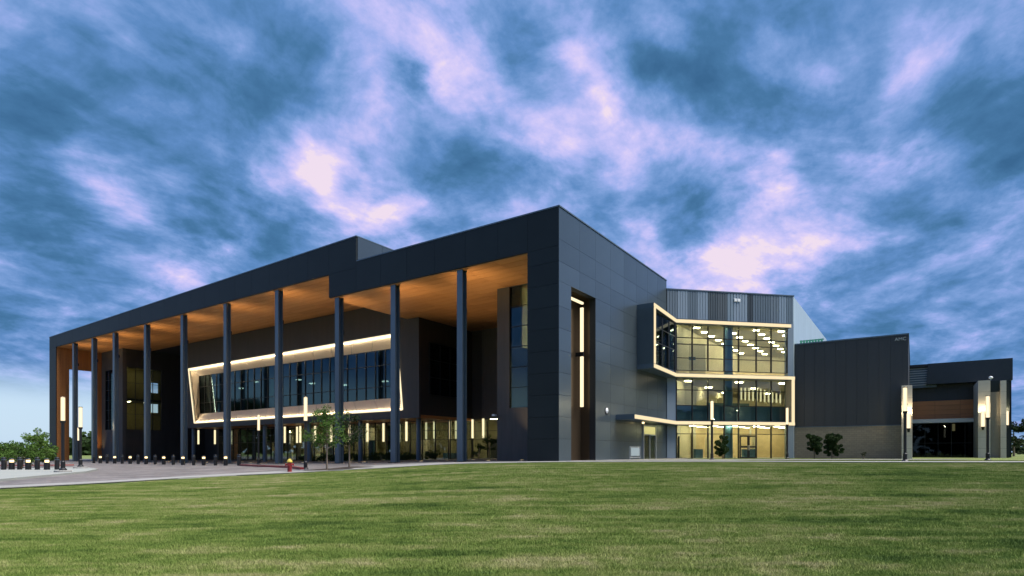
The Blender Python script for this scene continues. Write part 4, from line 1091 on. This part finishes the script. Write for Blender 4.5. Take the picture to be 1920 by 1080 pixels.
# ================================================================== LAMPS, BOLLARDS, SMALL THINGS
def lamp_post(px, pyb, pytop, pyl, depth, lab, ped=False):
    p = at(px, depth); s = depth/F
    zb_ = EYE + (HY-pyb)*s; zb_ = min(zb_, p.z+.05) if ped else p.z
    H = (EYE+(HY-pytop)*s) - p.z; HL = (EYE+(HY-pyl)*s) - p.z
    r_ = empty('lamp_post', p, 0, lab, 'street lamp', 'column lights around the arena')
    base = 0
    if ped:
        MB().lathe([(.44, -.1), (.44, .22), (.40, .25)], 20).build('pedestal', M_conc, r_); base = .25
    MB().lathe([(.20, base), (.20, base+.06), (.12, base+.14), (.12, base+.5), (.085, base+.55), (.085, HL-.16), (.12, HL-.12), (.14, HL)], 16).build('pole', M_black, r_)
    MB().lathe([(.105, HL+.001), (.115, HL+.03), (.115, H-.04), (.105, H)], 16).build('light_tube', M_tube, r_)
    MB().lathe([(.13, H+.001), (.13, H+.04), (.05, H+.055)], 16).build('cap', M_black, r_)
    d = bpy.data.lights.new('lamp_glow', 'POINT'); d.energy = 55; d.color = (1, .78, .45); d.shadow_soft_size = .1
    o = bpy.data.objects.new('lamp_glow', d); C.objects.link(o); o.parent = r_; o.location = (0, 0, H+.35)
LP = [
 (118,889,745,789,35,'tallest-looking lamp post on a concrete base before the left end of the porch',True),
 (151,882,764,801,42.5,'lamp post on a concrete base just right of the tall wooden end wall opening',True),
 (147,866,802,826,79,'small distant lamp post seen against the left end opening',False),
 (485,870,778,807,55,'lamp post on the plaza below the lit frame, left of the red hydrant',False),
 (573,879,745,789,37.7,'lamp post on the pale walk between the red hydrant and the young tree',False),
 (1335,864,752,787,45,'lamp post in front of the middle of the glass wing',False),
 (1476,858,765,796,54,'lamp post in front of the right edge of the glass wing',False),
 (1697,866,727,771,36.4,'lamp post in front of the pier at the metal hall corner',False),
 (1852,866,743,783,41,'lamp post in front of the broad limestone pier of the low wing',False),
]
for l in LP: lamp_post(*l)

def bollard(px, pyb, lit, lab, dep=None):
    dep = dep or ground_hit(px, pyb).y; p = at(px, dep)
    r_ = empty('bollard', p, 0, lab, 'bollard', 'bollards round the plaza')
    if lit:
        MB().lathe([(.17, -.05), (.17, .62), (.155, .64)], 18).build('post', M_black, r_)
        MB().lathe([(.12, .641), (.12, .80)], 14).build('lens', M_boll, r_)
        MB().lathe([(.17, .801), (.17, .84), (.12, .90), (.04, .93)], 18).build('cap', M_black, r_)
    else:
        MB().lathe([(.14, -.05), (.14, .92), (.12, .97), (.05, 1.0)], 18).build('post', M_black, r_)
        MB().lathe([(.145, .80), (.145, .84)], 18).build('band', M_steel, r_)
nl = nd = 0
lit_row = [188,215,244,274,307,343,382,423]; dark_row = [176,201,229,259,291,325,363,404,448]
for i, px in enumerate(lit_row):
    dep = 66 - (px-176)*(66-49.5)/(448-176)
    bollard(px, 0, True, 'glowing bollard, %s lit one from the left in the long row before the porch' % order[i], dep)
for i, px in enumerate(dark_row):
    dep = 66 - (px-176)*(66-49.5)/(448-176)
    bollard(px, 0, False, 'unlit dark bollard, %s dark one from the left in the long row before the porch' % order[i], dep)
for i, (px, lit) in enumerate([(7,0),(22,1),(37,0),(53,1),(70,0),(88,1),(107,0)]):
    bollard(px, 0, lit, '%s bollard, %s post of the short row behind the pale island' % ('glowing' if lit else 'dark', order[i]), 39.5 + .3*math.sin(i))

# hydrant
p = at(543, 33.8)
hy = empty('fire_hydrant', p, .3, 'red fire hydrant with yellow top on the pale walk', 'fire hydrant')
MB().lathe([(.17, 0), (.17, .06), (.12, .07), (.12, .42), (.15, .43), (.15, .50), (.125, .51), (.125, .60)], 16).build('barrel', M_red, hy)
MB().lathe([(.165, .601), (.165, .64), (.14, .70), (.09, .76), (.05, .78), (.05, .84)], 16).build('bonnet', M_yel, hy)
for a_, r_, l_ in ((0, .06, .24), (180, .06, .24), (-90, .085, .25)):
    o = MB().lathe([(r_*.8, .08), (r_*.8, l_-.05), (r_*1.15, l_-.05), (r_*1.15, l_)], 12).build('outlet', M_red, hy, (0, 0, .47)); o.rotation_euler = (0, R(90), R(a_))
# red painted kerb line
kp = [ground_hit(*q) for q in ((452,874.2),(485,876.0),(520,877.4),(548,878.6),(566,881.5))]
b = MB()
for a, c in zip(kp, kp[1:]):
    d = (c-a).normalized(); nrm = Vector((-d.y, d.x, 0))*.12
    b.hex([tuple(a-nrm+Vector((0,0,.0))), tuple(c-nrm), tuple(c+nrm), tuple(a+nrm)], [tuple(q+Vector((0,0,.17))) for q in (a-nrm, c-nrm, c+nrm, a+nrm)])
tag(b.build('red_kerb', M_red), 'low red painted kerb on the plaza beside the hydrant', 'kerb')
# long rust-red kerb behind the left bollards
kp = [at(-60, 52), at(40, 52.5), at(100, 53), at(135, 54)]
b = MB()
for a, c in zip(kp, kp[1:]):
    b.hex([tuple(a), tuple(c), tuple(c+Vector((0,.25,0))), tuple(a+Vector((0,.25,0)))], [tuple(q+Vector((0,0,.16))) for q in (a, c, c+Vector((0,.25,0)), a+Vector((0,.25,0)))])
tag(b.build('far_kerb', mat('faded_red_kerb', (.26,.10,.09), .7, var=.2)), 'faded reddish kerb running behind the short bollard row', 'kerb')
# bike rack / barrier by the side door
p0 = HR(1181, 858, .9); w0 = A2W(.9, p0.y)
rk = empty('bike_rack', (w0.x, w0.y, G(w0.x, w0.y)+.03), TH, 'silver railed barrier standing against the dark side wall by the door', 'barrier')
yy1 = HR(1200, 858, .9).y - p0.y
MB().tube([(0, 0, 0), (0, 0, 1.05)], [.03, .03]).build('end_post', M_silver, rk); MB().tube([(0, yy1, 0), (0, yy1, 1.05)], [.03, .03]).build('end_post', M_silver, rk)
MB().tube([(0, 0, 1.0), (0, yy1, 1.0)], [.03, .03]).build('top_rail', M_silver, rk); MB().tube([(0, 0, .15), (0, yy1, .15)], [.025, .025]).build('bottom_rail', M_silver, rk)
n = 9
for k in range(1, n): inst('bar', MB().tube([(0, 0, .15), (0, 0, 1.0)], [.018, .018], 5).mesh('bar', M_silver), rk, (0, yy1*k/n, 0))
MB().box(.02, .03, .15, yy1-.15, .3, .95).build('mesh_sheet', mat('grey_mesh', (.25,.32,.34), .6), rk)

# ================================================================== VEGETATION
def leaf_cloud(b, centers, nleaf, size, rnd):
    for _ in range(nleaf):
        c, r_ = rnd.choice(centers)
        while True:
            q = Vector((rnd.uniform(-1, 1), rnd.uniform(-1, 1), rnd.uniform(-1, 1)))
            if .15 < q.length < 1: break
        q = q.normalized() * (q.length ** .5)
        p = Vector(c) + Vector((q.x*r_, q.y*r_, q.z*r_*.8))
        a = Vector((rnd.uniform(-1, 1), rnd.uniform(-1, 1), rnd.uniform(-.4, .8))).normalized()
        u = a.orthogonal().normalized(); w = a.cross(u); s = size*rnd.uniform(.6, 1.4)
        t_ = rnd.uniform(0, 6.28); u, w = u*math.cos(t_)+w*math.sin(t_), w*math.cos(t_)-u*math.sin(t_)
        b.quad(p-u*s, p-w*s*.45+a*s*.12, p+u*s, p+w*s*.45+a*s*.12)
def tree(p, h, trunk_h, cr, nb, nleaf, size, seed, m, lab, name='young_tree', cat='tree', group=None, tr=.05, sink=.0, up=.5, multi=1):
    rnd = random.Random(seed); r_ = empty(name, p, 0, lab, cat, group)
    b = MB(); cen = []
    for s in range(multi):
        ox, oy = (rnd.uniform(-.3, .3), rnd.uniform(-.3, .3)) if multi > 1 else (0, 0)
        topx, topy = ox*2.2 + rnd.uniform(-.15, .15), oy*2.2 + rnd.uniform(-.1, .1)
        pts = [(ox*.3, oy*.3, -.05), (ox*.6, oy*.6, trunk_h*.6), (topx*.6, topy*.6, trunk_h+ (h-trunk_h)*.4), (topx, topy, h*.93)]
        b.tube(pts, [tr*1.3, tr, tr*.7, tr*.2], 7)
        cen.append(((topx, topy, h*.90), cr*.22))
        for k in range(nb):
            z0 = trunk_h + (h-trunk_h)*rnd.uniform(.0, .75)
            a = rnd.uniform(0, 6.28); f = 1-((z0-trunk_h)/(h-trunk_h))*.65; L_ = cr*rnd.uniform(.55, 1.0)*f
            tx = topx*(z0/h); ty = topy*(z0/h)
            e = (tx+math.cos(a)*L_, ty+math.sin(a)*L_, z0 + L_*up*rnd.uniform(.5, 1.3))
            mid = (tx+math.cos(a)*L_*.5, ty+math.sin(a)*L_*.5, z0+L_*up*.35)
            b.tube([(tx, ty, z0), mid, e], [tr*.45, tr*.3, tr*.1], 5)
            cen.append((e, cr*rnd.uniform(.14, .30))); cen.append((mid, cr*rnd.uniform(.12, .22)))
    b.build('trunk', M_bark, r_)
    lf = MB(); leaf_cloud(lf, cen, nleaf, size, rnd); lf.build('crown', m, r_)
    return r_
tree(at(613, 35.2), 4.15, 1.3, 1.5, 30, 2500, .062, 11, M_leaf, 'young tree with airy green crown beside the lamp post on the walk')
tree(at(655, 37.2), 3.8, 1.2, 1.15, 24, 1900, .06, 12, M_leafd, 'darker young tree just behind a porch column in a mulch ring')
def mulch(p, rx, ry, lab):
    b = MB(); n = 22; pts = []
    for k in range(n):
        a = 6.283*k/n; j = 1+.08*math.sin(3*a+p.x)
        pts.append((p.x+rx*math.cos(a)*j, p.y+ry*math.sin(a)*j))
    for q in pts: b.v.append((q[0], q[1], G(*q)+.075))
    b.v.append((p.x, p.y, p.z+.14)); b.f += [(k, (k+1)%n, n) for k in range(n)]
    o = b.build('mulch_bed', M_mulch); o['kind'] = 'structure'; return o
mulch(at(613, 35.4), 1.5, .9, ''); mulch(at(660, 37.4), 1.35, .8, '')
# low spreading trees left of the porch, behind the short bollard row
tree(at(12, 47), 2.1, .5, 1.6, 22, 3200, .075, 21, M_leaf, 'low spreading green tree at the left edge behind the bollards', cat='tree', tr=.06, up=.35)
tree(at(42, 44), 1.95, .45, 1.5, 22, 3200, .07, 22, M_leaf, 'low spreading green tree standing in the mulch behind the pale island', tr=.06, up=.3)
tree(at(66, 48), 3.4, .6, 1.3, 24, 4000, .075, 23, M_leafl, 'small pointed tree rising above the low green trees at left', tr=.06, up=.5)
tree(at(88, 50), 1.8, .4, 1.1, 16, 2200, .07, 24, M_leaf, 'low green shrub touching the left leg of the porch', name='shrub', cat='shrub', up=.35)
mulch(at(52, 41.5), 2.2, .8, '')
# trees by the right buildings
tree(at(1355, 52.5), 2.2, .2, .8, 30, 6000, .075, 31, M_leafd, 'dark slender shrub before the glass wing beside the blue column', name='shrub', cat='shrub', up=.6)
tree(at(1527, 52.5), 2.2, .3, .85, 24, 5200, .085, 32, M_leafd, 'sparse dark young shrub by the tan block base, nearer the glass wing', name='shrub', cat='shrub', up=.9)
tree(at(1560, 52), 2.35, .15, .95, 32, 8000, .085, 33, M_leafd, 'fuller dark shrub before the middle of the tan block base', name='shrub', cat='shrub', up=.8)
tree(at(1619, 51.5), .6, .1, .3, 8, 300, .04, 34, M_leafd, 'tiny dark sapling at the foot of the tan block wall', name='shrub', cat='shrub', up=.8)
tree(at(1901, 84), 5.2, 1.4, 1.9, 18, 2400, .12, 35, M_leafd, 'dark tree right of the low wing flank', tr=.12)
tree(at(1924, 80), 5.6, 1.4, 1.9, 18, 2400, .12, 36, M_leafd, 'dark tree cut by the right edge of the picture', tr=.12)
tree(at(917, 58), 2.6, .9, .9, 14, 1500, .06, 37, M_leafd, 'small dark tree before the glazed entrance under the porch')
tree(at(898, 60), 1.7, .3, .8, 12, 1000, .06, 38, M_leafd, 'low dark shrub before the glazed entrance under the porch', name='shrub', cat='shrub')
# planted beds along the glazed ground floor
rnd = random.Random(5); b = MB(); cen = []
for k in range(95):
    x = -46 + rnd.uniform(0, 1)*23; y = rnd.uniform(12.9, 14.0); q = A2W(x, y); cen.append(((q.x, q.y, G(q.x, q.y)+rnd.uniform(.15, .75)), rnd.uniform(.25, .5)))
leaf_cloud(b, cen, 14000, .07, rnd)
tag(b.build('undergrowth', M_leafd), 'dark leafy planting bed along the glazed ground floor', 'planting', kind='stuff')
# distant wood on the horizon: many crowns merged, leafy edge
def treeline(name, pts, h, seed, n, lab):
    rnd = random.Random(seed); b = MB()
    for k in range(n):
        t = rnd.random()*(len(pts)-1); i = int(t); f = t-i
        x = pts[i][0]+(pts[i+1][0]-pts[i][0])*f; y = pts[i][1]+(pts[i+1][1]-pts[i][1])*f
        hh = h*rnd.uniform(.65, 1.1)*(1+.25*math.sin(t*9+seed)); r_ = hh*rnd.uniform(.3, .45)
        c = Vector((x+rnd.uniform(-4, 4), y+rnd.uniform(-8, 8), G(x, y)))
        for j in range(46):
            z = rnd.uniform(0, 1)**.7*hh; rr_ = r_*math.sqrt(max(.05, 1-((z-hh*.5)/(hh*.55))**2)); a = rnd.uniform(0, 6.28)
            q = c + Vector((math.cos(a)*rr_, math.sin(a)*rr_, z)); s = h*.10*rnd.uniform(.6, 1.5)
            u = Vector((rnd.uniform(-1, 1), rnd.uniform(-1, 1), rnd.uniform(-1, 1))).normalized(); w = u.orthogonal().normalized()
            b.quad(q-u*s, q-w*s*.8, q+u*s, q+w*s*.8)
    o = b.build(name, M_leafd); tag(o, lab, 'trees', kind='stuff'); return o
treeline('treeline', [(-186, 236), (-150, 255), (-60, 290)], 8, 41, 200, 'distant dark wood on the horizon beyond the left end of the hall')
treeline('treeline', [(90, 150), (150, 160), (230, 150), (330, 90)], 6, 42, 220, 'distant dark wood on the horizon beyond the low wing')
treeline('treeline', [(240, 60), (230, -60), (170, -150), (0, -200), (-190, -150), (-300, -40), (-330, 130)], 25, 43, 520, 'unseen dark wood behind the viewpoint, added to darken reflections in the slate wall')  # out of view; added and raised to darken the side wall's low reflections

# ================================================================== GRASS
rnd = random.Random(9)
V = []; Fc = []
PS = 1.0
for k in range(7200):
    q_ = .74*math.sqrt(rnd.random()); b_ = rnd.uniform(0, 6.2832); x = q_*math.cos(b_); y = q_*math.sin(b_); h = rnd.uniform(.018, .040); a = rnd.uniform(0, 6.28); w = rnd.uniform(.003, .006)
    lx, ly = rnd.gauss(0, .016), rnd.gauss(0, .016); i = len(V)
    V += [(x-math.cos(a)*w, y-math.sin(a)*w, -.01), (x+math.cos(a)*w, y+math.sin(a)*w, -.01), (x+lx, y+ly, h)]
    Fc.append((i, i+1, i+2))
gm = bpy.data.meshes.new('grass_patch'); gm.from_pydata(V, [], Fc); gm.materials.append(M_blade)
gp_o = bpy.data.objects.new('grass_patch', gm)
pts = []
rj = random.Random(77)
y = -3.0
while y < 37:
    x = -34.0 + rj.uniform(0, .8)
    while x < 52:
        jx, jy = x+rj.uniform(-.09, .09), y+rj.uniform(-.09, .09)
        if jy + .72 < min(E(jx), E(jx-.7)) and (x*x+y*y > 1.5): pts.append((jx, jy, G(jx, jy)))
        x += .84
    y += .84
y = 33
while y < 52:
    x = 6
    while x < 44:
        if (E(x)+SW(x)+.8 < y < 41.6) or (47.2 < y and y < 52.5 and x < 28): pts.append((x+rj.uniform(-.09,.09), y+rj.uniform(-.09,.09), G(x, y)))
        x += .84
    y += .84
pm2 = bpy.data.meshes.new('grass_points'); pm2.from_pydata(pts, [], []); pm2.materials.append(M_blade)
go = bpy.data.objects.new('lawn_grass', pm2); C.objects.link(go); tag(go, 'short mown grass blades covering the lawn', 'grass', kind='stuff')
ng = bpy.data.node_groups.new('grass_scatter', 'GeometryNodeTree')
ng.interface.new_socket('Geometry', in_out='INPUT', socket_type='NodeSocketGeometry'); ng.interface.new_socket('Geometry', in_out='OUTPUT', socket_type='NodeSocketGeometry')
gi = ng.nodes.new('NodeGroupInput'); gout = ng.nodes.new('NodeGroupOutput')
iop = ng.nodes.new('GeometryNodeInstanceOnPoints'); oi = ng.nodes.new('GeometryNodeObjectInfo'); oi.inputs['Object'].default_value = gp_o
rv = ng.nodes.new('FunctionNodeRandomValue'); rv.data_type = 'INT'
rv.inputs[4].default_value = 0; rv.inputs[5].default_value = 12
cmb_ = ng.nodes.new('ShaderNodeCombineXYZ'); mm = ng.nodes.new('ShaderNodeMath'); mm.operation = 'MULTIPLY'; mm.inputs[1].default_value = .5
ng.links.new(rv.outputs[2], mm.inputs[0]); ng.links.new(mm.outputs[0], cmb_.inputs[2])
ng.links.new(gi.outputs[0], iop.inputs['Points']); ng.links.new(oi.outputs['Geometry'], iop.inputs['Instance']); ng.links.new(cmb_.outputs[0], iop.inputs['Rotation'])
ng.links.new(iop.outputs[0], gout.inputs[0])
md = go.modifiers.new('scatter', 'NODES'); md.node_group = ng
